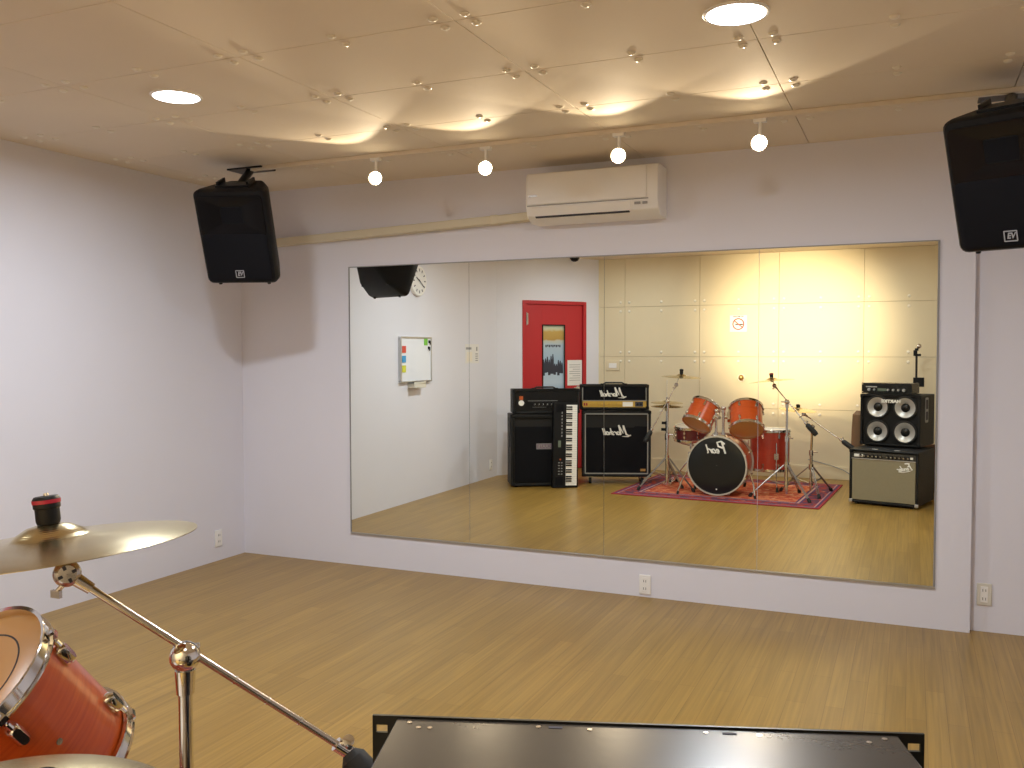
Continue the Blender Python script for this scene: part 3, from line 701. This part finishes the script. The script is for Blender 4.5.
def boom_stand(label, base, hub, tilter, boom_end, cym_c, cym_n, cym_r, cym_label, legs, grip=True, grip_dir=None, zc=.32, rad=.34, capred=False, tilt_dir=None, cap_h=.051):
    bx_, by_ = base; t = thing('cymbal_stand', label, 'cymbal stand', (bx_, by_, RZ), group='chrome cymbal stands')
    o3 = V((bx_, by_, RZ)); H = V(hub) - o3; T = V(tilter) - o3; E = V(boom_end) - o3; Cc = V(cym_c) - o3; n = V(cym_n).normalized()
    zmid = H.z * .62
    tu = MB(); tu.cyl((0, 0, .035), (0, 0, zmid), .0145, n=18)
    obj('lower_tube', tu, 'chrome', t)
    tu = MB(); tu.cyl((0, 0, zmid - .02), (H.x, H.y, H.z - .02), .0115, n=18)
    up = obj('upper_tube', tu, 'chrome', t)
    col = MB(); col.cyl((0, 0, zmid - .035), (0, 0, zmid + .018), .021, n=20); col.tube([(.02, 0, zmid), (.05, 0, zmid)], .006); col.box((.058, 0, zmid), (.012, .036, .014))
    obj('height_collar', col, 'chrome', t, bevel=.001)
    col = MB(); col.cyl((0, 0, zc - .025), (0, 0, zc + .03), .024, n=20); col.cyl((0, 0, zc * .40 - .02), (0, 0, zc * .40 + .02), .020, n=20); col.tube([(0, .02, zc), (0, .05, zc)], .006)
    obj('leg_collar', col, 'chrome', t)
    tripod(t, None, zc, rad, legs)
    # geared hub: two domed discs either side of the boom tube, on a stepped collar
    bdir = (T - E).normalized(); side = bdir.cross(V((0, 0, 1))).normalized()
    hb = MB(); Q = Matrix.Translation(H) @ side.to_track_quat('Z', 'Y').to_matrix().to_4x4()
    hb.lathe([(.001, .024), (.010, .0235), (.019, .018), (.0245, .008), (.0245, .002), (.001, .002)], 26, X=Q)
    hb.lathe([(.001, -.024), (.010, -.0235), (.019, -.018), (.0245, -.008), (.0245, -.002), (.001, -.002)], 26, X=Q)
    hb.lathe([(.021, .003), (.021, -.003), (.001, -.003), (.001, .003)], 26, X=Q, closed=True)
    hb.cyl(H - V((0, 0, .062)), H - V((0, 0, .022)), .0148, .017, n=18)
    ho_ = obj('boom_hub', hb, 'chrome', t)
    obj('wing_bolt', MB().cyl(H + side * .022, H + side * .045, .0055, n=10).box((0, 0, .050), (.044, .009, .016), Q), 'chrome', ho_, bevel=.002)
    bt = MB(); bt.cyl(E, T, .0062, n=14)
    bo = obj('boom_tube', bt, 'satin_chrome', t)
    rg_ = MB()
    for f_ in (.18, .30, .42): rg_.cyl(E + (T - E) * f_, E + (T - E) * (f_ + .006), .0074, n=14)
    obj('boom_ring', rg_, 'chrome', bo)
    ec = MB(); ec.cyl(E - bdir * .006, E + bdir * .026, .0125, n=16); sd2 = (side if side.dot(V((0, -1, 0))) > 0 else -side)
    ec.cyl(E + V((0, 0, .004)), E + V((0, 0, .020)) + sd2 * .008, .0085, n=14); ec.lathe([(.005, 0), (.0105, .001), (.0105, .009), (.0045, .010)], 16, X=Matrix.Translation(E + V((0, 0, .020)) + sd2 * .004) @ (V((0, 0, .6)) + sd2).to_track_quat('Z', 'Y').to_matrix().to_4x4(), cap=True)
    obj('boom_end_clamp', ec, 'chrome', bo)
    if grip:
        gd = V(grip_dir).normalized() if grip_dir else -bdir
        obj('counterweight', MB().tube([E - bdir * .002, E + gd * .015, E + gd * .04, E + gd * .12, E + gd * .14], [.012, .0235, .026, .026, .020], 18), 'rubber', bo)
    # tilter below the cymbal
    tl = MB(); ts = (V(tilt_dir) if tilt_dir else side).normalized(); Q2 = Matrix.Translation(T) @ ts.to_track_quat('Z', 'Y').to_matrix().to_4x4()
    tl.lathe([(.001, .015), (.014, .0145), (.0195, .010), (.0215, .003), (.0215, -.003), (.0195, -.010), (.014, -.0145), (.001, -.015)], 26, X=Q2)
    tl.cyl(T - bdir * .045, T - bdir * .010, .0095, .0115, n=14)
    to = obj('tilter', tl, 'satin_chrome', t)
    slots = MB()
    for k in range(4):
        a = k * PI / 2 + .4; slots.box((.011, 0, .0152), (.007, .005, .0016), Q2 @ Matrix.Rotation(a, 4, 'Z'))
    obj('tilter_slots', slots, 'ink', to)
    obj('tilter_key', MB().tube([T + ts * .012 - V((0, 0, .01)), T + ts * .02 + V((-.022, 0, -.028))], .004).box(T + ts * .02 + V((-.026, 0, -.034)), (.020, .006, .012)), 'satin_chrome', to)
    zt = .030 * cym_r / .23
    obj('post_rod', MB().cyl(T, Cc + n * (zt + cap_h + .004), .0038, n=10), 'chrome', t)
    obj('lower_felt', MB().cyl(Cc - n * .018, Cc + n * (zt - .0035), .011, .019 * .6, 16), 'rubber', t)
    fc = obj('cymbal_cap', MB().lathe([(.0045, zt + .0005), (.017, zt + .0005), (.0185, zt + .006), (.0185, zt + cap_h - .021), (.0205, zt + cap_h - .019), (.0205, zt + cap_h - .005), (.018, zt + cap_h - .001), (.0045, zt + cap_h)], 24, X=axes_mtx(Cc, n, (1, 0, 0)), closed=True), 'black_plastic', t)
    if capred: obj('cap_ring', MB().lathe([(.0195, zt + .034), (.0215, zt + .034), (.0215, zt + .040), (.0195, zt + .040)], 24, X=axes_mtx(Cc, n, (1, 0, 0)), closed=True), 'red_plastic', fc)
    cymbal(cym_label, cym_c, cym_n, cym_r)
    return t
RGT = V((.915, .4035, 0))
def tilt_n(deg_right, deg_back=0):
    rt = V((.915, .4035, 0)); fw = V((-.4035, .915, 0))
    return V((0, 0, 1)) - rt * math.tan(math.radians(deg_right)) - fw * math.tan(math.radians(deg_back))
boom_stand('chrome boom cymbal stand nearest the camera, its long arm crossing the floor', (-1.104, -4.022), (-1.104, -4.022, .952), (-1.241, -4.134, 1.104), (-.902, -3.845, .754),
           (-1.266, -4.143, 1.155), tilt_n(5.8, -1.6), .224, 'large bronze cymbal seen close up at the left edge, under a black cap', [math.radians(a) for a in (165, 285, 45)], grip_dir=(.105, .012, -.115), capred=True, cap_h=.046,
           tilt_dir=(.75, -.60, .12))
boom_stand('short chrome cymbal stand beside the bass amplifier, its boom ending at the amplifier top', (-.905, -4.36), (-.895, -4.33, .690), (-.978, -4.34, .815), (-.605, -4.23, .568),
           (-1.038, -4.350, .860), tilt_n(-6, -1), .185, 'low bronze cymbal cut off by the bottom edge below the tom', [math.radians(a) for a in (70, 190, 305)], grip_dir=(.09, .03, -.06), zc=.27, rad=.30, cap_h=.026)
boom_stand('chrome boom cymbal stand beside the large half stack amplifier', (-2.325, -4.14), (-2.322, -4.15, .925), (-2.238, -4.17, 1.098), (-2.475, -4.06, .62),
           (-2.19, -4.18, 1.185), tilt_n(-3, 0), .205, 'thin crash cymbal on the boom stand above the hi-hat', [math.radians(a) for a in (135, 25, 262)], grip_dir=(-.05, .05, -.11))
# hi-hat
hh = thing('hi_hat_stand', 'chrome hi-hat stand with pull rod and pedal beside the snare', 'hi-hat stand', (-2.385, -4.36, RZ))
obj('tube', MB().cyl((0, 0, .03), (0, 0, .52), .0145, n=16).cyl((0, 0, .50), (0, 0, .80), .011, n=16), 'chrome', hh)
obj('pull_rod', MB().cyl((0, 0, .80), (0, 0, 1.13), .0035, n=8), 'chrome', hh)
obj('seat_cup', MB().lathe([(.004, .80), (.02, .80), (.028, .835), (.022, .845), (.004, .845)], 18, closed=True), 'chrome', hh)
obj('clutch', MB().cyl((0, 0, .895), (0, 0, .95), .011, n=12).box((.018, 0, .93), (.03, .006, .016)), 'chrome', hh)
obj('collar', MB().cyl((0, 0, .49), (0, 0, .55), .022, n=16).box((-.035, 0, .60), (.05, .02, .028)).box((-.03, 0, .67), (.05, .02, .028)).cyl((0, 0, .58), (0, 0, .69), .017, n=14), 'black_plastic', hh)
tripod(hh, None, .27, .27, [math.radians(a) for a in (160, 40, 280)])
obj('pedal', MB().prism([(-.045, .02, .02), (.045, .02, .02), (.038, -.27, .012), (-.038, -.27, .012)], (0, 0, .012)).box((0, -.27, .008), (.09, .05, .016)).box((0, 0, .012), (.10, .05, .024)), 'satin_chrome', hh, bevel=.002)
tag(cymbal('x', (-2.385, -4.36, .862), (.02, .02, 1), .172, name='hi_hat_cymbal'), 'lower hi-hat cymbal, resting on the stand cup', 'cymbal', 'hi-hat pair')
o = cymbal('x', (-2.385, -4.36, .902), (.02, .03, 1), .172, name='hi_hat_cymbal'); tag(o, 'upper hi-hat cymbal, held by the clutch on the rod', 'cymbal', 'hi-hat pair')

# ------------------------------------------------------------------ amplifiers (local: front faces -y, x is the viewer's right)
def cabinet(t, w, h, d, z0=0., lip=.022, corner=True, name='cabinet', grille='grille', gz=(.0, 1.), piping=True):
    """box with a recessed front; returns inner window"""
    b = MB()
    b.bx(-w / 2, w / 2, .022, d, z0, z0 + h)
    b.bx(-w / 2, -w / 2 + lip, 0, .022, z0, z0 + h).bx(w / 2 - lip, w / 2, 0, .022, z0, z0 + h)
    b.bx(-w / 2 + lip, w / 2 - lip, 0, .022, z0, z0 + lip).bx(-w / 2 + lip, w / 2 - lip, 0, .022, z0 + h - lip, z0 + h)
    obj(name, b, 'tolex', t, bevel=.006, seg=2)
    if corner:
        for sx in (-1, 1):
            for zz, sz in ((z0, 1), (z0 + h, -1)):
                x = sx * w / 2
                obj('corner_protector', MB().bx(x - sx * .035, x + sx * .003, -.003, .038, zz - sz * .003, zz + sz * .035), 'black_plastic', t, bevel=.008)
def feet(t, w, d, z0, hgt=.018, r=.018):
    for sx in (-1, 1):
        for y in (.05, d - .05): obj('foot', MB().cyl((sx * (w / 2 - .06), y, z0), (sx * (w / 2 - .06), y, z0 + hgt), r, r * .85, 12), 'rubber', t)
def strap(t, z, d, w=.24):
    obj('handle', MB().tube([(-w / 2, d * .5, z), (-w / 2 + .03, d * .5, z + .018), (w / 2 - .03, d * .5, z + .018), (w / 2, d * .5, z)], .009, 8).box((-w / 2, d * .5, z + .004), (.05, .03, .012)).box((w / 2, d * .5, z + .004), (.05, .03, .012)), 'rubber', t)
STROKES = {   # hand-drawn script letters: list of pen strokes, advance
    'a': ([[(.34, .36), (.20, .42), (.04, .26), (.06, .05), (.18, 0), (.32, .14), (.36, .40)], [(.36, .40), (.33, .06), (.44, .02)]], .42),
    'r': ([[(.03, .02), (.08, .40), (.12, .30), (.24, .42), (.34, .38)]], .32),
    's': ([[(.02, .04), (.20, .0), (.26, .12), (.12, .24), (.14, .38), (.28, .42)]], .30),
    'h': ([[(.03, 0), (.10, .88)], [(.06, .18), (.20, .40), (.32, .36), (.30, .05), (.40, .02)]], .40),
    'l': ([[(.04, .04), (.12, .86)], [(.04, .04), (.16, .02)]], .20),
    'e': ([[(.04, .20), (.30, .24), (.26, .40), (.12, .40), (.03, .20), (.10, .02), (.32, .06)]], .36),
    'n': ([[(.03, 0), (.08, .40)], [(.06, .22), (.20, .41), (.32, .36), (.30, .02)]], .38),
    'd': ([[(.30, .34), (.16, .42), (.03, .24), (.08, .03), (.22, .03), (.32, .20)], [(.42, .92), (.32, .10), (.42, .02)]], .44),
    'M': ([[(-.10, .0), (.06, .04), (.22, 1.25)], [(.22, 1.25), (.44, .20), (.82, 1.30)], [(.82, 1.30), (.78, .10), (.90, .0)]], .88),
    'P': ([[(.10, 0), (.22, 1.15)], [(-.02, .95), (.30, 1.22), (.70, 1.10), (.66, .70), (.22, .56)]], .66),
    'F': ([[(.0, .0), (.12, .06), (.26, 1.1)], [(.06, 1.0), (.26, 1.12), (.78, 1.16)], [(.16, .62), (.52, .66)]], .50),
}
def script_logo(t, txt, size, at, pen=.085, tail=None, slant=.22, rot=None, name='logo'):
    """script lettering on a front face: at = centre of the base line (x, y, z), letters proud of the cloth"""
    adv = sum(STROKES[c][1] for c in txt); x = -adv / 2; mb = MB()
    X = Matrix.Translation(V(at)) @ (rot if rot is not None else Matrix.Rotation(PI / 2, 4, 'X'))
    def P(px, py): return (size * (x + px + slant * py), size * py, 0)
    for c in txt:
        k = 1.35 if c.isupper() else 1.
        for st in STROKES[c][0]:
            mb.tube([P(*q) for q in st], size * pen * k, 6, X=X)
        x += STROKES[c][1]
    x = 0
    if tail: mb.tube([(size * a, size * b, 0) for a, b in tail], [size * pen * .9] * (len(tail) - 1) + [size * pen * .2], 6, X=X)
    return obj(name, mb, 'logo_white', t)
MTAIL = [(-1.62, .02), (-1.85, -.10), (-2.1, -.02), (-1.7, -.22), (-.9, -.20)]
# half stack: Marshall
MT = math.radians(159.5)
mc = thing('speaker_cabinet', 'large black speaker cabinet on casters with white script logo and grey piping', 'speaker cabinet', (-2.915, -4.255, 0), MT)
cz, chh, cw, cd = .085, .715, .745, .36
cabinet(mc, cw, chh, cd, cz, .03)
gl = MB(); wv, hv = cw - .075, chh - .075
gl.prism([(-wv / 2, .012, cz + .0375), (-wv / 2, .010, cz + .39), (-wv / 2, .034, cz + .0375 + hv), (-wv / 2, .045, cz + .0375 + hv), (-wv / 2, .045, cz + .0375)], (wv, 0, 0))
obj('grille', gl, 'grille', mc)
pp = MB(); e = wv / 2 + .003
for x in (-e, e): pp.bx(x - .006, x + .006, -.003, .012, cz + .031, cz + .031 + hv + .012)
pp.bx(-e, e, -.003, .012, cz + .028, cz + .040).bx(-e, e, -.003, .012, cz + .0375 + hv, cz + .0495 + hv)
obj('piping', pp, 'piping', mc)
script_logo(mc, 'Marshall', .082, (.015, .008, cz + .455), tail=MTAIL)
obj('model_plate', MB().bx(-wv / 2 + .02, -wv / 2 + .075, .008, .013, cz + .06, cz + .085), 'brass', mc)
for sx in (-1, 1):
    o = obj('side_handle', MB().bx(sx * cw / 2 - .004, sx * cw / 2 + .004, .10, .26, cz + .40, cz + .50), 'black_plastic', mc, bevel=.003)
    for y in (.07, cd - .07):
        k = MB(); k.cyl((sx * (cw / 2 - .09) - .014, y, .035), (sx * (cw / 2 - .09) + .014, y, .035), .035, n=20)
        wo = obj('caster', k, 'rubber', mc)
        obj('caster_fork', MB().box((sx * (cw / 2 - .09), y, .078), (.065, .065, .012)).box((sx * (cw / 2 - .09) - .019, y, .055), (.004, .03, .05)).box((sx * (cw / 2 - .09) + .019, y, .055), (.004, .03, .05)), 'chrome', wo)
mz = cz + chh
mh_ = thing('amplifier_head', 'black amplifier head with gold control panel on the caster cabinet', 'amplifier head', (-2.945, -4.272, mz), MT)
hw_, hh_, hd_ = .745, .285, .24
cabinet(mh_, hw_, hh_ - .016, hd_, .016, .022); feet(mh_, hw_, hd_, 0, .018)
obj('front_cloth', MB().bx(-hw_ / 2 + .025, hw_ / 2 - .025, .010, .03, .115, hh_ - .024), 'grille', mh_)
pp = MB()
for x in (-hw_ / 2 + .028, hw_ / 2 - .028): pp.bx(x - .005, x + .005, .0, .012, .11, hh_ - .024)
pp.bx(-hw_ / 2 + .028, hw_ / 2 - .028, .0, .012, .108, .116)
obj('piping', pp, 'piping', mh_)
obj('control_panel', MB().bx(-hw_ / 2 + .026, hw_ / 2 - .026, .004, .03, .040, .106), 'gold_panel', mh_)
obj('label_strip', MB().bx(-.20, -.09, .0025, .0045, .048, .098), 'logo_white', mh_)
for k in range(9):
    x = -.07 + k * .040
    obj('knob', MB().cyl((x, .004, .072), (x, -.016, .072), .013, .011, 14), 'gold_panel', mh_)
for x in (-.285, -.25): obj('input_jack', MB().cyl((x, .004, .072), (x, -.004, .072), .012, n=12), 'lead', mh_)
for x in (.30, .325): obj('power_switch', MB().bx(x - .008, x + .008, -.006, .004, .058, .086), 'red_plastic', mh_)
obj('jack_field', MB().bx(-.31, -.225, .0025, .0045, .046, .100), 'ink', mh_)
script_logo(mh_, 'Marshall', .076, (.03, .007, .158), tail=MTAIL); strap(mh_, hh_, hd_)
script_logo(bd, 'Pearl', .098, (.0, .125, -.0035), rot=Matrix.Rotation(PI, 4, 'Y'), pen=.075)
# the other stack
ET = math.radians(150)
ec = thing('speaker_cabinet', 'tall plain black speaker cabinet standing on the floor behind the keyboard', 'speaker cabinet', (-3.568, -3.78, 0), ET)
cabinet(ec, .72, .76, .36, .015, .026); feet(ec, .72, .36, 0, .016)
obj('grille', MB().prism([(-.315, .012, .055), (-.315, .010, .38), (-.315, .026, .735), (-.315, .04, .735), (-.315, .04, .055)], (.63, 0, 0)), 'grille', ec)
pp = MB()
for x in (-.322, .322): pp.bx(x - .004, x + .004, -.001, .012, .045, .745)
pp.bx(-.322, .322, -.001, .012, .741, .749)
obj('piping', pp, 'lead', ec)
bd_ = obj('badge', MB().bx(-.085, .085, .006, .012, .405, .465), 'purple', ec, bevel=.002)
f = MB(); f.bx(-.085, .085, .0045, .007, .459, .465).bx(-.085, .085, .0045, .007, .405, .411).bx(-.085, -.079, .0045, .007, .411, .459).bx(.079, .085, .0045, .007, .411, .459)
obj('badge_border', f, 'grey_plastic', bd_)
text_mesh('badge_lettering', 'CRATE', .045, 'piping', bd_, (0, .005, .435), ext=.001, bold=.001)
for sx in (-1, 1): obj('side_handle', MB().bx(sx * .36 - .004, sx * .36 + .004, .10, .26, .42, .54), 'black_plastic', ec, bevel=.003)
eh = thing('amplifier_head', 'black amplifier head with an orange tag and white disc, in front of the red door', 'amplifier head', (-3.552, -3.80, .775), ET)
cabinet(eh, .72, .255, .26, .015, .018); feet(eh, .72, .26, 0, .016)
obj('control_panel', MB().bx(-.335, .335, .008, .03, .035, .25), 'black_gloss', eh)
ks = MB()
for k in range(8):
    x = -.19 + k * .045; ko = obj('knob', MB().cyl((x, .008, .105), (x, -.012, .105), .013, .011, 14), 'black_plastic', eh)
    obj('pointer', MB().bx(x - .002, x + .002, -.0135, -.0115, .105, .117), 'logo_white', ko)
obj('legend_line', MB().bx(-.12, .20, .006, .009, .145, .149).bx(-.20, -.05, .006, .009, .078, .080).bx(.0, .15, .006, .009, .078, .080), 'grey_plastic', eh)
obj('white_disc', MB().cyl((.27, .008, .125), (.27, -.002, .125), .030, n=24), 'logo_white', eh)
obj('orange_tag', MB().bx(.252, .292, .0, .008, .160, .198), 'led', eh)
strap(eh, .27, .26)
# keyboard leaning upright against that cabinet
kt = math.radians(143)
kb = thing('keyboard', 'black electric keyboard standing on end, leaning against the plain black cabinet', 'keyboard',
           mtx=Matrix.Translation((-3.335, -3.792, .003)) @ Matrix.Rotation(kt, 4, 'Z') @ Matrix.Rotation(math.radians(-2.6), 4, 'X') @ Matrix.Rotation(math.radians(-1.5), 4, 'Y'))
KL, KW = .905, .275
obj('body', MB().bx(-KW / 2, KW / 2, .012, .075, 0, KL).bx(-KW / 2, -KW / 2 + .012, 0, .012, 0, KL).bx(.0, KW / 2, 0, .012, 0, KL).bx(-KW / 2 + .012, 0, 0, .012, 0, .022).bx(-KW / 2 + .012, 0, 0, .012, KL - .022, KL), 'black_plastic', kb, bevel=.003)
kz0, kp = .024, (KL - .048) / 36
for k in range(36):
    obj('white_key', MB().bx(-KW / 2 + .013, -.003, .0005, .012, kz0 + k * kp + .0008, kz0 + (k + 1) * kp - .0008), 'white_plastic', kb)
for k in range(35):
    if k % 7 in (0, 2, 3, 5, 6)[:5] and k % 7 != 6 and k % 7 != 2 or k % 7 == 3:
        pass
pat = [1, 1, 0, 1, 1, 1, 0]
for k in range(35):
    if pat[k % 7]:
        z = KL - kz0 - (k + 1) * kp
        obj('black_key', MB().bx(-.066, -.003, -.008, .0004, z - .0065, z + .0065), 'black_gloss', kb)
obj('display', MB().bx(.055, .085, -.002, 0, .43, .50), 'lcd', kb)
bt = MB()
for k in range(10): bt.bx(.035 + .03 * (k % 2), .052 + .03 * (k % 2), -.003, 0, .14 + .03 * (k // 2), .15 + .03 * (k // 2))
for k in range(8): bt.bx(.04, .05, -.003, 0, .54 + .035 * k, .56 + .035 * k)
obj('buttons', bt, 'grey_plastic', kb, smooth=False)
obj('red_button', MB().cyl((.06, 0, .30), (.06, -.004, .30), .009, n=12), 'led', kb)
obj('speaker_grille', MB().bx(.03, .11, -.002, 0, .03, .115).bx(.03, .11, -.002, 0, .80, .885), 'grille', kb)

# bass stack beside the camera
BT = math.radians(194)
ca = thing('combo_amplifier', 'black combo amplifier with silvery tan grille cloth at the bottom of the bass stack', 'combo amplifier', (-.222, -3.88, 0), BT)
w, h, d = .615, .50, .60
b = MB(); b.bx(-w / 2, w / 2, .03, d, .02, .02 + h); b.bx(-w / 2, -w / 2 + .02, 0, .03, .02, .02 + h).bx(w / 2 - .02, w / 2, 0, .03, .02, .02 + h)
b.bx(-w / 2 + .02, w / 2 - .02, 0, .03, .02, .04).bx(-w / 2 + .02, w / 2 - .02, .012, .03, .02 + h - .012, .02 + h)
obj('cabinet', b, 'tolex', ca, bevel=.006)
feet(ca, w, d, 0, .022)
obj('grille', MB().bx(-w / 2 + .024, w / 2 - .024, .006, .029, .044, .435), 'amp_grille', ca, bevel=.004)
gb = MB(); gb.bx(-w / 2 + .02, w / 2 - .02, .0, .012, .432, .440)
obj('grille_trim', gb, 'silver_paint', ca)
obj('control_panel', MB().prism([(-w / 2 + .022, .004, .442), (-w / 2 + .022, .018, .495), (-w / 2 + .022, .03, .495), (-w / 2 + .022, .03, .442)], (w - .044, 0, 0)), 'black_gloss', ca)
for k in range(12):
    x = -.22 + k * .037 + (.02 if k > 5 else 0)
    ko = obj('knob', MB().cyl((x, .010, .468), (x, -.012, .464), .0125, .010, 14), 'black_plastic', ca)
    obj('knob_cap', MB().cyl((x, -.012, .464), (x, -.0135, .4637), .007, n=12), 'silver_paint', ko)
lgd = MB(); lgd.bx(.185, .265, .006, .012, .452, .478); lgd.bx(-.26, -.235, .006, .012, .455, .475)
obj('panel_legend', lgd, 'logo_white', ca)
for sx in (-1, 1):
    obj('top_screw', MB().box((sx * .10, .09, .02 + h + .002), (.05, .022, .005)), 'silver_paint', ca, bevel=.002)
script_logo(ca, 'Fender', .055, (-.195, .003, .350), rot=Matrix.Rotation(math.radians(12), 4, 'Y') @ Matrix.Rotation(PI / 2, 4, 'X'), pen=.09, tail=[(1.1, -.02), (.4, -.22), (-.5, -.20), (-1.2, -.05)])
for sx in (-1, 1):
    for zz in (.02, .02 + h): obj('corner_cap', MB().bx(sx * w / 2 - sx * .03, sx * w / 2 + sx * .003, -.003, .03, zz - .003, zz + .03 if zz < .1 else zz + .003) if zz < .1 else MB().bx(sx * w / 2 - sx * .03, sx * w / 2 + sx * .003, -.003, .03, zz - .03, zz + .003), 'black_plastic' if zz > .1 else 'silver_paint', ca, bevel=.006)
BC2 = math.radians(196)
fd = V((math.sin(BC2), -math.cos(BC2), 0))
cabz = .02 + h
cb_ = thing('speaker_cabinet', 'black bass cabinet with four bare aluminium cones, stacked on the combo amplifier', 'speaker cabinet', (-.178, -4.25, cabz + .0005), BC2)
w, h2, d = .56, .505, .47
cabinet(cb_, w, h2 - .014, d, .014, .018); feet(cb_, w, d, 0, .015)
obj('baffle', MB().bx(-w / 2 + .02, w / 2 - .02, .0205, .0225, .034, h2 - .022), 'black_plastic', cb_)
for sx in (-1, 1):
    for zz in (.150, .385):
        Q = Matrix.Translation((sx * .128 - .012, .006, zz)) @ Matrix.Rotation(PI / 2, 4, 'X')
        so = obj('speaker', MB().lathe([(.112, 0), (.112, .005), (.104, .009), (.097, .006), (.092, .001), (.092, 0)], 40, X=Q, closed=True), 'rubber', cb_)
        co_ = obj('cone', MB().lathe([(.094, .006), (.085, .003), (.042, -.012), (.040, -.014), (.001, -.014)], 40, X=Q), 'alu', so)
        obj('dust_cap', MB().lathe([(.042, -.012), (.030, -.002), (.012, .003), (.001, .0035)], 28, X=Q), 'lead', so)
text_mesh('logo', 'HARTKE', .038, 'logo_white', cb_, (-.012, -.007, h2 - .062), ext=.002, bold=.0025, sx=1.25)
for sx in (-1, 1):
    x = sx * w / 2
    hb = MB().loft([[V((x + sx * .004, .20 + py, .36 + pz)) for py, pz in rrect(.10, .24, .02)], [V((x - sx * .001, .20 + py, .36 + pz)) for py, pz in rrect(.10, .24, .02)], ])
    ho2 = obj('side_handle', hb, 'grey_plastic', cb_)
    obj('handle_recess', MB().bx(x + sx * .003, x + sx * .0055, .170, .232, .37, .46).bx(x + sx * .003, x + sx * .0055, .170, .232, .265, .345), 'ink', ho2)
# rack amplifier head seen from above at the bottom edge of the picture
ra = math.radians(180 + 18.7)
rz0 = cabz + .0005 + h2
rtop = 1.133
rk = thing('rack_amplifier', 'flat dark rack amplifier with mounting ears on top of the bass cabinet', 'amplifier head', (-.214, -4.401, rz0 + .0005), ra)
rh = rtop - rz0 - .0005
obj('chassis', MB().bx(-.2185, .2185, .0032, .28, .006, rh - .0018), 'steel_top', rk, bevel=.0012)
feet(rk, .43, .28, 0, .008, .012)
# front panel with ears and slotted holes
pw_ = .241
slots = [(sx * .2325, z) for sx in (-1, 1) for z in (rh - .0125, .018)]
fp = MB(); fp.bx(-.2195, .2195, 0, .003, .004, rh)
for sx in (-1, 1):
    xa, xb = sorted((sx * .2195, sx * pw_)); hx0, hx1 = sx * .2325 - .0052, sx * .2325 + .0052
    fp.bx(xa, hx0, 0, .003, .004, rh).bx(hx1, xb, 0, .003, .004, rh)
    z1a, z1b, z0a, z0b = rh - .0155, rh - .0085, .0145, .0215
    fp.bx(hx0, hx1, 0, .003, z1b, rh).bx(hx0, hx1, 0, .003, z0b, z1a).bx(hx0, hx1, 0, .003, .004, z0a)
obj('front_panel', fp, 'lead', rk)
kf = MB()
for x, r in ((.165, .016), (.115, .010), (-.02, .012), (-.07, .012), (-.12, .012), (-.17, .016)):
    kk = obj('knob', MB().cyl((x, 0, .042), (x, -.022, .042), r, r * .85, 16), 'silver_paint', rk)
obj('display', MB().bx(.0, .085, -.002, 0, .030, .055), 'lcd', rk)
obj('brand_strip', MB().bx(.09, .20, -.0015, 0, .064, .074), 'silver_paint', rk)
for x, y in ((-.205, .012), (-.19, .020), (.205, .012), (.185, .022), (.195, .022), (.09, .012), (.045, .014), (-.10, .014), (-.055, .012)):
    obj('screw', MB().cyl((x, y, rh - .0019), (x, y, rh - .0012), .0024, n=10), 'satin_chrome', rk)
for x in (.075, -.075): obj('lid_slot', MB().bx(x - .006, x + .006, .010, .014, rh - .0019, rh - .0014), 'ink', rk)

# slim stand with box and clamp behind the bass stack
ps_ = thing('pole_stand', 'slim black pole stand with a box and clamp rising behind the bass stack', 'stand', (.056, -5.15, 0))
obj('pole', MB().cyl((0, 0, .01), (0, 0, 1.40), .011, n=14), 'lead', ps_)
obj('base', MB().cyl((0, 0, 0), (0, 0, .012), .13, n=32).cyl((0, 0, .012), (0, 0, .03), .03, .016, 20), 'lead', ps_)
obj('box', MB().bx(-.03, .075, -.03, .05, 1.075, 1.170), 'black_plastic', ps_, bevel=.005)
cl_ = obj('clamp', MB().box((-.012, 0, 1.425), (.038, .04, .06)).box((.012, 0, 1.405), (.06, .035, .025)).box((.0, 0, 1.462), (.035, .03, .025)), 'black_plastic', ps_, bevel=.004)
obj('silver_ball', MB().sphere((.020, 0, 1.495), .026), 'satin_chrome', cl_)
# things seen at either side of the stack
t = tag(obj('cloth_roll', MB().tube([(0, 0, 0), (.0, 0, .30), (.005, 0, .62), (.01, -.005, .79), (.015, -.01, .83)], [.055, .058, .056, .052, .02], 16), 'brown_roll'), 'narrow brown cloth roll standing behind the bass cabinet', 'cloth roll'); t.location = (-.50, -4.80, 0)
t = tag(obj('wooden_board', MB().bx(-.24, .24, 0, .018, 0, .50), 'brown_wood', bevel=.002), 'dark brown wooden board standing behind the combo amplifier', 'board'); t.location = (.12, -4.98, 0); t.rotation_euler = (math.radians(-3), 0, math.radians(8))
cbp = [(-1.05, YB + .02, .215), (-.98, YB + .025, .20), (-.82, YB + .03, .165), (-.68, YB + .03, .118), (-.55, YB + .10, .05), (-.45, YB + .25, .008), (-.30, YB + .45, .006)]
tag(obj('cable', MB().tube(cbp, .005, 8), 'grey_plastic'), 'thin grey cable trailing down the panelled wall to the floor by the bass stack', 'cable')

# ------------------------------------------------------------------ world and colour management
w_ = bpy.data.worlds.new('world'); S.world = w_; w_.use_nodes = True
w_.node_tree.nodes['Background'].inputs[0].default_value = (.02, .02, .02, 1)
vs_ = S.view_settings; S.display_settings.display_device = 'sRGB'
vs_.view_transform = 'Standard'; vs_.look = 'None'; vs_.gamma = 1; vs_.use_curve_mapping = False; vs_.exposure = 0.0
S.cycles.use_denoising = True; S.cycles.max_bounces = 10; S.cycles.diffuse_bounces = 6; S.cycles.glossy_bounces = 6
S.cycles.sample_clamp_indirect = 6
